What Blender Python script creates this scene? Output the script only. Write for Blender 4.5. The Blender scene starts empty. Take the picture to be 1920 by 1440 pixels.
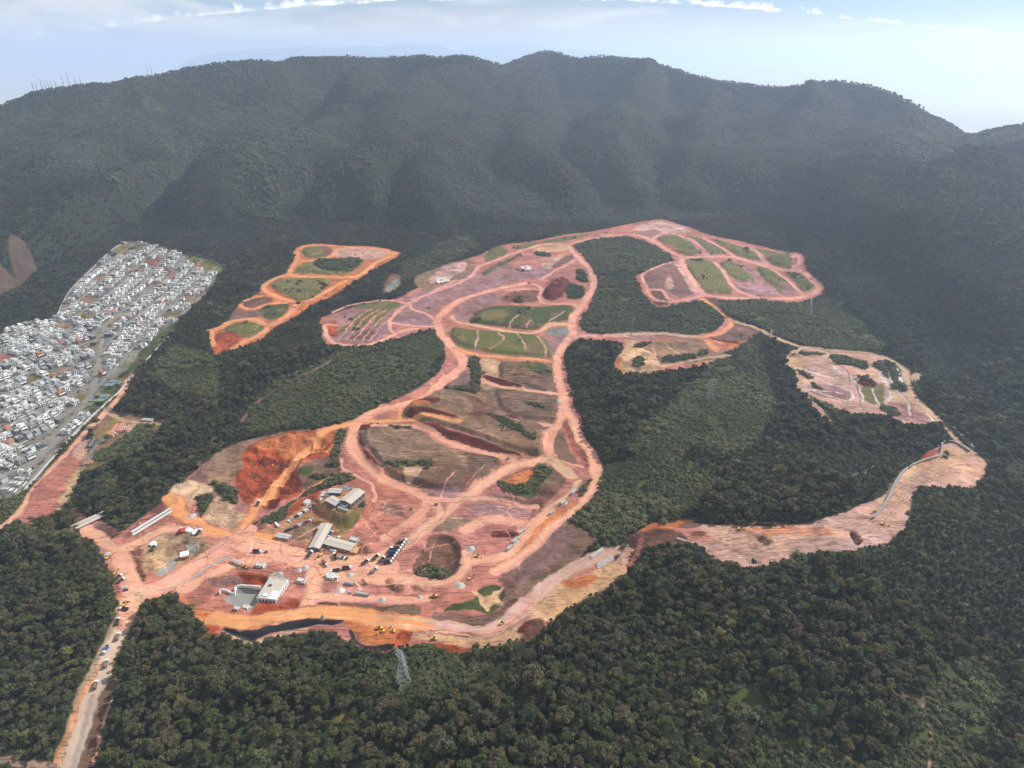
import bpy, bmesh, math, random
import numpy as np
from mathutils import Vector, Matrix, Euler
R = math.radians
random.seed(7)
scene = bpy.context.scene
COL = scene.collection

# ---------------------------------------------------------------- camera
CAM_H = 450.0
FPX = 1251.0                     # focal length in photo pixels (1920 wide)
HFOV = 2*math.atan(960/FPX)
PITCH = math.atan((720-100)/FPX)
cam_d = bpy.data.cameras.new('camera'); cam = bpy.data.objects.new('camera', cam_d); COL.objects.link(cam)
cam.location = (0, 0, CAM_H); cam.rotation_euler = (R(90)-PITCH, 0, 0)
cam_d.sensor_width = 36; cam_d.lens = 18/math.tan(HFOV/2); cam_d.clip_start = 1; cam_d.clip_end = 120000
scene.camera = cam
scene.cycles.volume_bounces = 2

# ---------------------------------------------------------------- light
SUN_AZ, SUN_EL = R(64), R(41)
sun_dir = Vector((math.sin(SUN_AZ)*math.cos(SUN_EL), math.cos(SUN_AZ)*math.cos(SUN_EL), math.sin(SUN_EL)))
sd = bpy.data.lights.new('sun', 'SUN'); sd.energy = 4.9; sd.angle = R(0.5); sd.color = (1.0, 0.95, 0.87)
so = bpy.data.objects.new('sun', sd); COL.objects.link(so); so.location = (0, 0, 2000)
so.rotation_euler = sun_dir.to_track_quat('Z', 'Y').to_euler()
scene.view_settings.view_transform = 'Standard'; scene.view_settings.look = 'None'
scene.view_settings.gamma = 1; scene.view_settings.exposure = 0.5; scene.view_settings.use_curve_mapping = False

# ---------------------------------------------------------------- node helpers
class NT:
    def __init__(s, tree): s.t = tree
    def n(s, typ, **kw):
        nd = s.t.nodes.new(typ)
        ins = kw.pop('ins', {})
        for k, v in kw.items(): setattr(nd, k, v)
        for k, v in ins.items():
            sk = nd.inputs[k]
            if isinstance(v, bpy.types.NodeSocket): s.t.links.new(v, sk)
            else: sk.default_value = v
        return nd
    def m(s, op, a, b=0.0, c=None, clamp=False):
        ins = {0: a, 1: b}
        if c is not None: ins[2] = c
        return s.n('ShaderNodeMath', operation=op, use_clamp=clamp, ins=ins).outputs[0]
    def mix(s, f, a, b, bt='MIX'):
        nd = s.n('ShaderNodeMix', data_type='RGBA', blend_type=bt)
        for k, v in ((0, f), (6, a), (7, b)):
            if isinstance(v, bpy.types.NodeSocket): s.t.links.new(v, nd.inputs[k])
            else: nd.inputs[k].default_value = v
        return nd.outputs[2]
    def ramp(s, f, stops):
        nd = s.n('ShaderNodeValToRGB', ins={0: f}); cr = nd.color_ramp
        while len(cr.elements) < len(stops): cr.elements.new(0.5)
        for e, (p, c) in zip(cr.elements, stops):
            e.position = p; e.color = c if len(c) == 4 else (*c, 1)
        return nd.outputs[0]
    def noise(s, vec, scale, detail=3, rough=0.55, dist=0.0):
        return s.n('ShaderNodeTexNoise', ins={'Vector': vec, 'Scale': scale, 'Detail': detail, 'Roughness': rough, 'Distortion': dist}).outputs[0]

# ---------------------------------------------------------------- sky
w = bpy.data.worlds.new('World'); scene.world = w; w.use_nodes = True
wt = w.node_tree; wt.nodes.clear(); W_ = NT(wt)
sky = W_.n('ShaderNodeTexSky', sky_type='NISHITA', sun_disc=False, sun_elevation=SUN_EL, sun_rotation=SUN_AZ,
           air_density=1.0, dust_density=1.2, ozone_density=1.5, altitude=900)
tc = W_.n('ShaderNodeTexCoord').outputs['Generated']
sep = W_.n('ShaderNodeSeparateXYZ', ins={0: tc})
el = W_.m('ARCSINE', sep.outputs[2])                         # elevation in radians
az = W_.m('ARCTAN2', sep.outputs[0], sep.outputs[1])         # azimuth from +Y
az2 = W_.m('MULTIPLY', az, az)
# arc of small cumulus low in the sky, lower towards both sides
arc = W_.m('SUBTRACT', 0.064, W_.m('MULTIPLY', az2, 0.15))
cv = W_.n('ShaderNodeCombineXYZ', ins={0: W_.m('MULTIPLY', az, 42.0), 1: W_.m('MULTIPLY', el, 60.0), 2: 3.1}).outputs[0]
n1 = W_.noise(cv, 1.0, 8, 0.62)
n0 = W_.noise(W_.n('ShaderNodeCombineXYZ', ins={0: W_.m('MULTIPLY', az, 9.0), 1: 0.0, 2: 9.0}).outputs[0], 1.0, 3)
wob = W_.noise(W_.n('ShaderNodeCombineXYZ', ins={0: W_.m('MULTIPLY', az, 14.0), 1: 4.0, 2: 2.0}).outputs[0], 1.0, 3)
up = W_.m('SUBTRACT', el, W_.m('ADD', arc, W_.m('MULTIPLY', W_.m('SUBTRACT', wob, .5), .012)))
above = W_.m('MULTIPLY', W_.m('MAXIMUM', up, 0.0), 22.0)
base = W_.m('MULTIPLY', W_.m('MAXIMUM', W_.m('MULTIPLY', up, -1.0), 0.0), 120.0)
puff = W_.m('SUBTRACT', W_.m('ADD', n1, W_.m('MULTIPLY', n0, 0.55)), W_.m('ADD', W_.m('ADD', 0.665, above), base))
cum = W_.m('MULTIPLY', puff, 7.0, clamp=True)
# thin cirrus, thicker in the upper left
cv2 = W_.n('ShaderNodeCombineXYZ', ins={0: W_.m('MULTIPLY', az, 7.0), 1: W_.m('MULTIPLY', el, 30.0), 2: 1.7}).outputs[0]
n2 = W_.noise(cv2, 1.0, 6, 0.6, 0.6)
leftw = W_.m('MULTIPLY', W_.m('ADD', W_.m('MULTIPLY', az, -1.0), -0.05), 1.8, clamp=True)
cir = W_.m('MULTIPLY', W_.m('SUBTRACT', W_.m('ADD', n2, W_.m('MULTIPLY', leftw, 0.30)), 0.50), 4.5, clamp=True)
cir = W_.m('MULTIPLY', cir, 0.8)
# pale haze bank low over the horizon, thins upward
bank = W_.m('SUBTRACT', 1.0, W_.m('DIVIDE', W_.m('SUBTRACT', el, W_.m('SUBTRACT', arc, 0.030)), 0.034), clamp=True)
bank = W_.m('MULTIPLY', bank, 0.9)
skyc = W_.mix(0.7, sky.outputs[0], (3.2, 6.0, 8.2, 1))
c1 = W_.mix(bank, skyc, (10.0, 7.9, 5.6, 1))
c2 = W_.mix(cir, c1, (13, 12.4, 11.5, 1))
c3 = W_.mix(cum, c2, (18, 17.4, 16.5, 1))
bg = W_.n('ShaderNodeBackground', ins={0: c3, 1: 0.058})
wo = W_.n('ShaderNodeOutputWorld', ins={0: bg.outputs[0]})

# ---------------------------------------------------------------- object helpers
def tag(o, label=None, cat=None, group=None, kind=None):
    if label: o['label'] = label
    if cat: o['category'] = cat
    if group: o['group'] = group
    if kind: o['kind'] = kind
    return o
def empty(name, loc, rz=0):
    o = bpy.data.objects.new(name, None); COL.objects.link(o); o.location = loc; o.rotation_euler = (0, 0, rz)
    o.empty_display_size = 0.5
    return o
def mesh_obj(name, verts, faces, mat, parent=None, smooth=False):
    me = bpy.data.meshes.new(name); me.from_pydata([tuple(v) for v in verts], [], [tuple(f) for f in faces])
    me.update()
    for m in (mat if isinstance(mat, (list, tuple)) else [mat]): me.materials.append(m)
    if smooth: me.polygons.foreach_set('use_smooth', [True]*len(me.polygons))
    o = bpy.data.objects.new(name, me); COL.objects.link(o)
    if parent: o.parent = parent
    return o
class MB:
    """collects shapes into one mesh"""
    def __init__(s): s.v = []; s.f = []
    def add(s, vs, fs):
        b = len(s.v); s.v += [tuple(p) for p in vs]; s.f += [tuple(i+b for i in f) for f in fs]; return s
    def box(s, x0, y0, z0, x1, y1, z1):
        return s.add([(x0,y0,z0),(x1,y0,z0),(x1,y1,z0),(x0,y1,z0),(x0,y0,z1),(x1,y0,z1),(x1,y1,z1),(x0,y1,z1)],
                     [(0,3,2,1),(4,5,6,7),(0,1,5,4),(1,2,6,5),(2,3,7,6),(3,0,4,7)])
    def taper(s, x0, y0, z0, x1, y1, z1, ix, iy=None, ix1=None):
        iy = ix if iy is None else iy; ix1 = ix if ix1 is None else ix1
        return s.add([(x0,y0,z0),(x1,y0,z0),(x1,y1,z0),(x0,y1,z0),(x0+ix,y0+iy,z1),(x1-ix1,y0+iy,z1),(x1-ix1,y1-iy,z1),(x0+ix,y1-iy,z1)],
                     [(0,3,2,1),(4,5,6,7),(0,1,5,4),(1,2,6,5),(2,3,7,6),(3,0,4,7)])
    def prism(s, poly, z0, z1):
        n = len(poly)
        return s.add([(x,y,z0) for x,y in poly]+[(x,y,z1) for x,y in poly],
                     [tuple(range(n-1,-1,-1)), tuple(range(n,2*n))]+[(i,(i+1)%n,(i+1)%n+n,i+n) for i in range(n)])
    def extr_y(s, prof, y0, y1):          # profile in xz extruded along y
        n = len(prof)
        return s.add([(x,y0,z) for x,z in prof]+[(x,y1,z) for x,z in prof],
                     [tuple(range(n)), tuple(range(2*n-1,n-1,-1))]+[(i,i+n,(i+1)%n+n,(i+1)%n) for i in range(n)])
    def bar(s, a, b, r=0.1, n=4, r2=None):
        a = Vector(a); b = Vector(b); d = (b-a)
        if d.length < 1e-6: return s
        q = d.to_track_quat('Z', 'Y'); r2 = r if r2 is None else r2
        vs = []
        for p, rr in ((a, r), (b, r2)):
            for k in range(n):
                t = 2*math.pi*(k+.5)/n
                vs.append(p + q @ Vector((rr*math.cos(t), rr*math.sin(t), 0)))
        return s.add(vs, [tuple(range(n-1,-1,-1)), tuple(range(n,2*n))]+[(i,(i+1)%n,(i+1)%n+n,i+n) for i in range(n)])
    def build(s, name, mat, parent=None, smooth=False): return mesh_obj(name, s.v, s.f, mat, parent, smooth)

# ---------------------------------------------------------------- numpy noise
def _h(ix, iy, seed):
    n = (ix.astype(np.int64)*374761393 + iy.astype(np.int64)*668265263 + seed*974634777) & 0x7fffffff
    n = ((n ^ (n >> 13))*1274126177) & 0x7fffffff
    n = (n ^ (n >> 16)) & 0xffff
    return n/65535.0
def vn(x, y, wl, seed=0):
    x = np.asarray(x)/wl + 1000.3; y = np.asarray(y)/wl + 1000.7
    ix = np.floor(x); iy = np.floor(y); fx = x-ix; fy = y-iy
    fx = fx*fx*fx*(fx*(fx*6-15)+10); fy = fy*fy*fy*(fy*(fy*6-15)+10)
    a = _h(ix,iy,seed); b = _h(ix+1,iy,seed); c = _h(ix,iy+1,seed); d = _h(ix+1,iy+1,seed)
    return (a+(b-a)*fx) + ((c+(d-c)*fx)-(a+(b-a)*fx))*fy
def fbm(x, y, wl, oct=4, seed=0, g=0.5):
    s = 0; a = 1; t = 0
    for k in range(oct):
        s = s + a*(vn(x*0.8+y*0.6*(1 if k%2 else -1), y*0.8-x*0.6*(1 if k%2 else -1), wl/2**k, seed+k*17)-0.5); t += a; a *= g
    return s/t*2
def ridged(x, y, wl, oct=3, seed=0):
    s = 0; a = 1; t = 0
    for k in range(oct):
        s = s + a*(1-np.abs(2*vn(x, y, wl/2**k, seed+k*31)-1)); t += a; a *= 0.5
    return s/t
def sstep(a, b, x):
    t = np.clip((x-a)/(b-a), 0, 1); return t*t*(3-2*t)

# ---------------------------------------------------------------- from a photo pixel to the place
cp, sp_ = math.cos(PITCH), math.sin(PITCH)
def ray(u, v):
    x = (u-960)/FPX; yu = -(v-720)/FPX
    return x, cp + yu*sp_, -sp_ + yu*cp          # world dir (unnormalised)
def at_Y(u, v, Y):
    dx, dy, dz = ray(u, v); t = Y/dy
    return (dx*t, Y, CAM_H+dz*t)
def to_px(x, y, z):
    z = z-CAM_H; depth = y*cp - z*sp_; yu = y*sp_ + z*cp
    return 960+FPX*x/depth, 720-FPX*yu/depth

# ---------------------------------------------------------------- relief
def dens(poly, step=40):
    out = []
    for a, b in zip(poly[:-1], poly[1:]):
        n = max(1, int(math.dist(a[:2], b[:2])/step))
        for k in range(n):
            t = k/n; out.append([a[i]+(b[i]-a[i])*t for i in range(3)])
    out.append(list(poly[-1])); return np.array(out)
MAIN_CREST = [(-150,215,2500),(0,190,2600),(60,165,2650),(140,153,2700),(200,150,2750),(262,138,2850),(330,124,2950),(400,110,3000),(470,103,3050),
 (530,107,3100),(570,98,3150),(640,97,3200),(720,100,3300),(780,97,3300),(830,99,3200),(870,96,3200),(900,104,3250),(940,114,3400),(985,99,3600),
 (1020,88,3700),(1040,90,3700),(1085,103,3600),(1140,98,3500),(1200,104,3450),(1260,120,3350),(1300,134,3250),(1350,145,3150),(1420,156,3050),
 (1470,158,3000),(1520,151,2900),(1565,144,2850),(1610,150,2800),(1660,161,2700),(1700,181,2600),(1750,206,2450),(1785,226,2350),(1815,247,2280),
 (1840,243,2250),(1870,236,2200),(1920,231,2150),(2050,225,2100)]
SPURS = [ # pixel, distance, width
 ([(740,115,3000),(640,185,2600),(540,245,2350),(430,290,2080),(330,350,1880),(250,425,1770)], 200),
 ([(60,330,2050),(150,265,2300),(260,262,2450),(340,300,2350)], 230),
 ([(-100,330,1900),(0,360,1900),(70,410,1780)], 180),
 ([(870,110,3100),(780,170,2750),(735,250,2350),(690,300,2150),(690,395,1800)], 230),
 ([(560,105,3100),(500,150,2850),(420,180,2750),(340,215,2600)], 170),
 ([(262,140,2850),(230,200,2600),(160,225,2550)], 150), ([(700,300,2150),(610,330,2050),(560,400,1830)], 150), ([(430,300,2050),(400,380,1830)], 130),
 ([(960,122,3350),(870,200,2750),(810,290,2250),(790,410,1720)], 180),
 ([(985,135,3300),(950,210,2850),(990,270,2500),(1070,320,2250),(1090,395,1900)], 190),
 ([(1200,110,3400),(1160,180,3000),(1190,280,2450),(1250,375,2010)], 200),
 ([(1330,150,3100),(1290,210,2800),(1350,280,2450),(1350,340,2150),(1400,400,1880)], 190), ([(1360,280,2430),(1440,330,2180),(1470,400,1870)], 150),
 ([(1565,150,2750),(1540,220,2500),(1470,270,2330),(1500,340,2060),(1570,410,1800)], 200),
 ([(1700,200,2400),(1660,300,2130),(1640,440,1650)], 180),
 ([(1900,260,1950),(1850,350,1700),(1790,450,1450),(1770,520,1300)], 200),
]
CG = 15.0; CX0, CY0 = -4800.0, 0.0; CNX, CNY = 640, 420
def build_coarse():
    gx = CX0+np.arange(CNX)*CG; gy = CY0+np.arange(CNY)*CG
    X, Y = np.meshgrid(gx, gy); X = X.ravel(); Y = Y.ravel()
    def field(pts, w, p):
        best = np.full(X.shape, 1e9); zc = np.zeros(X.shape)
        for a in pts:
            d = np.hypot(X-a[0], Y-a[1]); m = d < best
            best[m] = d[m]; zc[m] = a[2]
        return best, zc, zc*np.exp(-(best/w)**p)
    main = dens([at_Y(*q) for q in MAIN_CREST], 30)
    dm, zm, zmain = field(main, 400, 1.05)
    Z = zmain
    ALLS = []; rs = random.Random(4)
    for pts, w in SPURS:
        P = dens([at_Y(*q) for q in pts], 25); ALLS.append((P, w*.98))
        k = 5+rs.randint(0, 3); side = 1              # side ridges drop off each spur
        while k < len(P)-3:
            t = P[min(k+3, len(P)-1)]-P[k-1]; an = math.atan2(t[1], t[0])+side*R(rs.uniform(48, 75)); ln = rs.uniform(170, 300); z0 = P[k][2]
            z1 = z0*rs.uniform(.25, .45)
            ALLS.append((dens([[P[k][0]+math.cos(an)*ln*f, P[k][1]+math.sin(an)*ln*f, z0*.97+(z1-z0*.97)*f] for f in (0, .5, 1)], 25), w*.62))
            side *= -1; k += rs.randint(4, 7)
    X0_, Y0_ = X, Y
    X = X0_+95*fbm(X0_, Y0_, 520, 3, 71)*1.6+28*fbm(X0_, Y0_, 140, 2, 73); Y = Y0_+95*fbm(X0_, Y0_, 560, 3, 72)*1.6+28*fbm(X0_, Y0_, 140, 2, 74)
    for P, w in ALLS:
        _, _, z = field(P, w, 1.6)
        k = 9.0; mx = np.maximum(Z, z); Z = mx + k*np.log(np.exp((Z-mx)/k)+np.exp((z-mx)/k)) - k*math.log(2)*np.exp(-np.abs(mx)/40)
    X, Y = X0_, Y0_
    back = Y - np.interp(X, main[:,0], main[:,1])
    Z = np.where(back > 0, Z*np.exp(-(np.maximum(back,0)/500)**1.2) - 120*sstep(100, 1500, back), Z)
    am = np.clip(Z*0.40, 0, 85)*(1-np.exp(-(dm/230)**2))
    Z = Z + am*(ridged(X+60*fbm(X,Y,300,2,3), Y, 560, 3, 5)-0.62)*2.0 + am*0.35*fbm(X, Y, 130, 3, 9)
    # the ground climbs at once behind and to the right of the cleared land
    fp = []
    for u, v in [(-400,640),(-150,600),(0,500),(120,440),(250,420),(420,440),(560,430),(680,440),(780,460),(900,440),(1050,415),(1240,385),(1400,415),(1530,450),(1590,520),(1660,600),(1730,660),(1850,720),(2100,760)]:
        dx, dy, dz = ray(u, v); t = -CAM_H/dz; fp.append((dx*t, dy*t))
    fp = np.array(fp); foot = np.interp(X, fp[:,0], fp[:,1]); e_ = Y-foot
    ap = (70*sstep(-10, 330, e_)+60*sstep(200, 700, e_))*np.where(back > 0, 0, 1)*np.clip(1-Z/260, 0, 1)*sstep(0, 400, -back)
    Z = Z + ap*(.8+.5*(ridged(X, Y, 300, 2, 15)-.5))
    Z = np.maximum(Z, -120).reshape(CNY, CNX)
    for _ in range(4):
        P = np.pad(Z, 1, mode='edge')
        Z = (P[:-2,1:-1]+P[2:,1:-1]+P[1:-1,:-2]+P[1:-1,2:]+4*P[1:-1,1:-1])/8
    return Z, dm.reshape(CNY, CNX)
COARSE, DMAIN = build_coarse()
def samp(G, x, y):
    fx = np.clip((x-CX0)/CG, 0, CNX-1.001); fy = np.clip((y-CY0)/CG, 0, CNY-1.001)
    ix = fx.astype(int); iy = fy.astype(int); fx = fx-ix; fy = fy-iy
    return (G[iy,ix]*(1-fx)+G[iy,ix+1]*fx)*(1-fy)+(G[iy+1,ix]*(1-fx)+G[iy+1,ix+1]*fx)*fy
GAUSS = []   # x, y, radius, height : rounded natural hillocks
def base_h(x, y):
    x = np.asarray(x, float); y = np.asarray(y, float)
    z = samp(COARSE, x, y)
    z = z*sstep(0, 25, np.abs(z)) + 34*sstep(1450, 1950, y)*(1-sstep(2300, 3000, y))*(ridged(x, y, 430, 2, 33)-.45) + fbm(x, y, 420, 3, 21)*7*(1-sstep(2500, 4000, y))
    for gx, gy, gr, gh in GAUSS:
        z = z + gh*np.exp(-((x-gx)**2+(y-gy)**2)/(gr*gr))
    return z
def unproj(pts):
    p = np.array(pts, float); dx, dy, dz = ray(p[:,0], p[:,1])
    z = np.zeros(len(p))
    for _ in range(14):
        t = (z-CAM_H)/np.minimum(dz, -1e-3); t = np.clip(t, 0, 4000/np.maximum(dy, .1))
        z = 0.5*z + 0.5*base_h(dx*t, dy*t)
    t = (z-CAM_H)/np.minimum(dz, -1e-3)
    return np.stack([dx*t, dy*t], 1)
for (u, v, gr, gh) in [(1200,530,190,26),(650,700,130,18),(1290,830,190,22),(1500,1180,200,26),(120,1180,110,16),(1750,1000,160,24),
                       (250,880,90,10),(900,1350,110,14),(450,1300,80,10),(1470,600,130,14)]:
    q = unproj([(u, v)])[0]; GAUSS.append((q[0], q[1], gr, gh))

def smooth(P, closed, n=4):
    P = np.array(P, float); N = len(P); out = []
    rng = range(N if closed else N-1)
    for i in rng:
        p0 = P[(i-1) % N] if (closed or i > 0) else P[0]; p1 = P[i]; p2 = P[(i+1) % N]
        p3 = P[(i+2) % N] if (closed or i+2 < N) else P[-1]
        for k in range(n):
            t = k/n
            out.append(0.5*((2*p1)+(-p0+p2)*t+(2*p0-5*p1+4*p2-p3)*t*t+(-p0+3*p1-3*p2+p3)*t**3))
    if not closed: out.append(P[-1])
    return np.array(out)
def poly(pts, n=3): return unproj(smooth(pts, True, n))
def line(pts, n=4): return unproj(smooth(pts, False, n))
def seg_dist(x, y, P, closed):
    best = np.full(x.shape, 1e18); N = len(P)
    for i in range(N if closed else N-1):
        ax, ay = P[i]; bx, by = P[(i+1) % N]; ex, ey = bx-ax, by-ay
        t = np.clip(((x-ax)*ex+(y-ay)*ey)/(ex*ex+ey*ey+1e-9), 0, 1)
        d = (x-ax-t*ex)**2+(y-ay-t*ey)**2
        np.minimum(best, d, out=best)
    return np.sqrt(best)
def inside(x, y, P):
    c = np.zeros(x.shape, bool); N = len(P)
    for i in range(N):
        x1, y1 = P[i]; x2, y2 = P[(i+1) % N]
        if y1 == y2: continue
        m = ((y1 > y) != (y2 > y)); xi = (x2-x1)*(y-y1)/(y2-y1)+x1
        c ^= (m & (x < xi))
    return c
def sdist(x, y, P):
    d = seg_dist(x, y, P, True); return np.where(inside(x, y, P), d, -d)
def sub(x, y, P, pad):
    lo = P.min(0)-pad; hi = P.max(0)+pad
    return np.nonzero((x > lo[0]) & (x < hi[0]) & (y > lo[1]) & (y < hi[1]))[0]
def C(ox, oy, s, pts): return [(ox+a/s, oy+b/s) for a, b in pts]
def A(*p): return C(820,400,4.571,p)
def B(*p): return C(1140,400,4,p)
def D(*p): return C(780,660,4,p)
def E(*p): return C(130,920,4.364,p)
def F(*p): return C(400,900,4.8,p)
def G(*p): return C(740,940,3.84,p)
def H(*p): return C(420,700,4,p)
def J(*p): return C(480,1080,4,p)
def K(*p): return C(0,960,3,p)
def L(*p): return C(0,740,4.364,p)
def M(*p): return C(1440,1080,4,p)
def O(*p): return C(380,420,4,p)
def Q(*p): return C(1160,740,2.526,p)
def RR(*p): return C(1440,620,4,p)
def T(*p): return C(0,440,4.364,p)
def X(*p): return list(p)
# ---------------------------------------------------------------- what lies on the ground (surface colours, linear)
def c8(r, g, b, k=0.60):
    f = lambda c: ((c/255)**2.2)*k
    return (f(r), f(g), f(b))
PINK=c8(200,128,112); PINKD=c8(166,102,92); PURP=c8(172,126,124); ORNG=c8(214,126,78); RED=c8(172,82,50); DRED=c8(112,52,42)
ROAD=c8(240,172,144); ROADO=c8(240,160,108); ROADP=c8(234,166,148); TAN=c8(154,120,96); TAND=c8(128,98,80); CREAM=c8(218,174,138)
PALE=c8(214,166,148); GRASS=c8(108,108,56); GRASD=c8(80,88,48); SCRUB=c8(80,88,48); FLOOR=c8(52,58,36); BROWN=c8(128,88,70); PBRN=c8(142,104,96)
GREY=c8(150,148,142); CONC=c8(178,168,154); ASPH=c8(150,142,134); TOWN=c8(128,122,112); BLACK=c8(52,52,56); OLIVE=c8(128,112,66); BEIGE=c8(204,168,134); SAND=c8(192,140,102)
WHITE=c8(225,220,212)
# class: 0 wood floor, 1 bare soil, 2 dirt road, 3 grass, 4 low scrub, 5 town ground, 6 asphalt/concrete, 7 black netting
MAIN = X((150,975),(175,1010),(190,1040),(205,1085),(215,1112),(228,1132),(246,1136),(258,1117),(300,1108),(322,1110),(335,1125),(352,1145),(372,1165),
 (392,1190),(430,1200),(475,1208),(500,1200),(540,1192),(580,1190),(620,1186),(655,1205),(690,1218),(735,1222),(790,1206),(850,1215),(905,1215),(950,1208),
 (1010,1190),(1030,1170),(1050,1150),(1100,1120),(1140,1085),(1152,1060),(1150,1040),(1135,1030),(1112,1036),(1080,1050),(1113,1012),(1090,990),(1068,974),(1078,962),(1100,940),(1120,910),
 (1122,885),(1112,855),(1095,820),(1090,785),(1080,765),(1070,730),(1060,690),(1058,660),(1070,645),(1090,637),(1165,642),(1162,668),(1152,685),(1160,697),
 (1190,703),(1230,698),(1290,690),(1360,675),(1385,655),(1392,645),(1422,622),(1400,612),(1375,600),(1355,575),(1345,562),(1420,566),(1500,566),(1546,546),
 (1520,515),(1508,495),(1505,478),(1460,470),(1400,455),(1330,440),(1290,425),(1240,412),(1190,418),(1120,432),(1050,442),(1000,452),(940,460),(900,478),
 (870,487),(850,500),(830,515),(800,530),(760,552),(740,560),(670,575),(620,590),(600,602),(605,640),(620,650),(700,645),(760,630),(800,618),(822,624),
 (833,650),(833,680),(815,705),(780,730),(720,757),(660,787),(600,803),(560,810),(500,825),(450,840),(400,860),(370,880),(340,905),(322,930),(315,948),
 (290,955),(260,975),(225,998),(205,1012),(195,995),(180,975))
FILL = []   # (cls, colour, polygon, soft edge, roughness options)
def fl(cls, col, pts, soft=2.0, stripe=None, vary=0.12): FILL.append(('P', cls, col, poly(pts), soft, stripe, vary))
def st(cls, col, pts, width, soft=1.6, vary=0.10): FILL.append(('L', cls, col, line(pts), soft, width, vary))
fl(1, PINK, MAIN)
# dark wooded hill and forest left standing inside the site
HOLE1 = X((1078,462),(1100,452),(1130,447),(1180,446),(1215,455),(1255,480),(1260,490),(1230,500),(1192,517),(1200,540),(1225,573),(1245,577),(1300,566),
 (1338,576),(1356,602),(1330,624),(1260,628),(1160,626),(1110,624),(1090,614),(1096,590),(1112,562),(1120,530),(1110,500),(1092,478))
fl(4, SCRUB, HOLE1)
fl(3, TAND, L((640,600),(720,470),(760,300),(880,130),(1000,150),(1340,200),(1330,260),(1200,420),(1000,500),(800,600),(700,620)), 4, vary=.3)
fl(1, BROWN, O((1410,375),(1500,400),(1440,500),(1350,520),(1370,440)), 3, vary=.4); fl(6, GREY, O((1400,440),(1470,410),(1480,450),(1420,500),(1370,500)), 2, vary=.3)
for p in [X((465,770),(500,730),(560,700),(700,660),(790,628),(822,640),(828,685),(780,720),(700,762),(620,793),(520,802),(470,800)),
          X((560,700),(600,680),(640,655),(720,650),(790,630),(700,662)),
          X((1072,972),(1106,930),(1130,890),(1180,860),(1210,800),(1290,740),(1310,700),(1400,640),(1430,640),(1440,680),(1400,740),(1370,790),(1300,850),(1260,930),(1215,982),(1150,1025),(1115,1012)),
          X((1350,566),(1500,568),(1560,556),(1610,600),(1660,655),(1560,652),(1480,642),(1405,605)),
          J((860,620),(1040,590),(1200,500),(1450,560),(1450,650),(1300,760),(1100,850),(860,720)),
          J((520,1100),(700,980),(760,1080),(660,1200),(480,1260)), J((0,1270),(200,1180),(250,1350),(100,1480),(-80,1480)),
          M((1060,880),(1250,870),(1600,640),(1750,900),(1750,1500),(850,1500),(860,1200),(1000,1050)), M((-50,1230),(300,1260),(650,1400),(700,1500),(-100,1500)),
          X((1290,720),(1420,700),(1460,760),(1400,840),(1330,850),(1270,800)), X((1200,880),(1280,860),(1350,900),(1300,950),(1210,960)), X((690,1232),(860,1226),(900,1260),(860,1300),(760,1330),(690,1290)), X((330,640),(430,680),(400,740),(300,720)),
          L((760,520),(870,450),(1100,260),(1250,250),(1200,400),(1080,480),(850,550)), L((820,700),(900,620),(1000,650),(960,760),(870,780)),
          O((1500,330),(1700,220),(1850,200),(1900,250),(1700,370),(1550,420)), L((0,900),(80,770),(220,780),(250,860),(150,970),(60,1050),(0,1060)),
          X((800,470),(870,440),(900,455),(860,480)), X((1380,1300),(1420,1290),(1430,1330),(1390,1340))]:
    fl(4, SCRUB, p, 5, vary=.25)
fl(3, OLIVE, J((560,1090),(680,1000),(720,1080),(620,1160)), 6, vary=.3)
# far left clearing
fl(1, c8(112,90,76), X((-50,486),(0,480),(42,482),(66,492),(58,518),(30,540),(-50,566)), 3)
# ---- orange roads and plots in the north-west clearing
fl(1, ORNG, X((393,620),(430,603),(450,570),(490,545),(505,530),(540,510),(552,490),(552,470),(565,460),(600,457),(640,460),(700,462),(740,470),(753,478),
 (735,487),(700,507),(665,528),(640,545),(610,562),(585,572),(550,597),(520,612),(500,628),(480,642),(435,655),(405,665),(398,650)))
fl(1, PALE, O((980,190),(1100,175),(1330,190),(1420,210),(1380,240),(1280,262),(1150,260),(990,240)))
fl(3, GRASS, O((740,205),(780,172),(900,166),(972,190),(970,215),(920,245),(830,256),(760,248)), stripe=(0,7))
fl(1, BROWN, O((900,172),(970,185),(968,218),(920,235)))
fl(3, GRASS, O((690,350),(760,295),(850,284),(1000,292),(1190,265),(1200,290),(1130,350),(1070,376),(900,378),(700,370)), stripe=(5,9))
fl(4, SCRUB, O((860,290),(1100,270),(1190,265),(1160,320),(1080,365),(900,350)))
fl(3, GRASS, O((508,460),(545,422),(620,408),(850,408),(960,422),(960,450),(900,500),(840,550),(760,570),(705,580),(640,545),(560,505)), stripe=(-12,8))
fl(1, BROWN, O((270,605),(320,562),(450,545),(530,580),(360,632),(300,622)))
fl(1, PBRN, O((200,715),(260,640),(380,650),(520,610),(640,598),(645,640),(590,700),(510,732),(440,700),(300,715)))
fl(3, GRASD, O((440,640),(560,604),(638,600),(645,640),(590,695),(500,720),(450,690)))
fl(3, GRASS, O((140,810),(200,762),(300,737),(400,742),(460,772),(440,820),(380,850),(300,855),(260,830)), stripe=(20,9))
fl(1, RED, O((92,835),(150,818),(260,832),(300,862),(230,910),(210,940),(130,968),(75,960),(72,900)), vary=.35)
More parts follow.
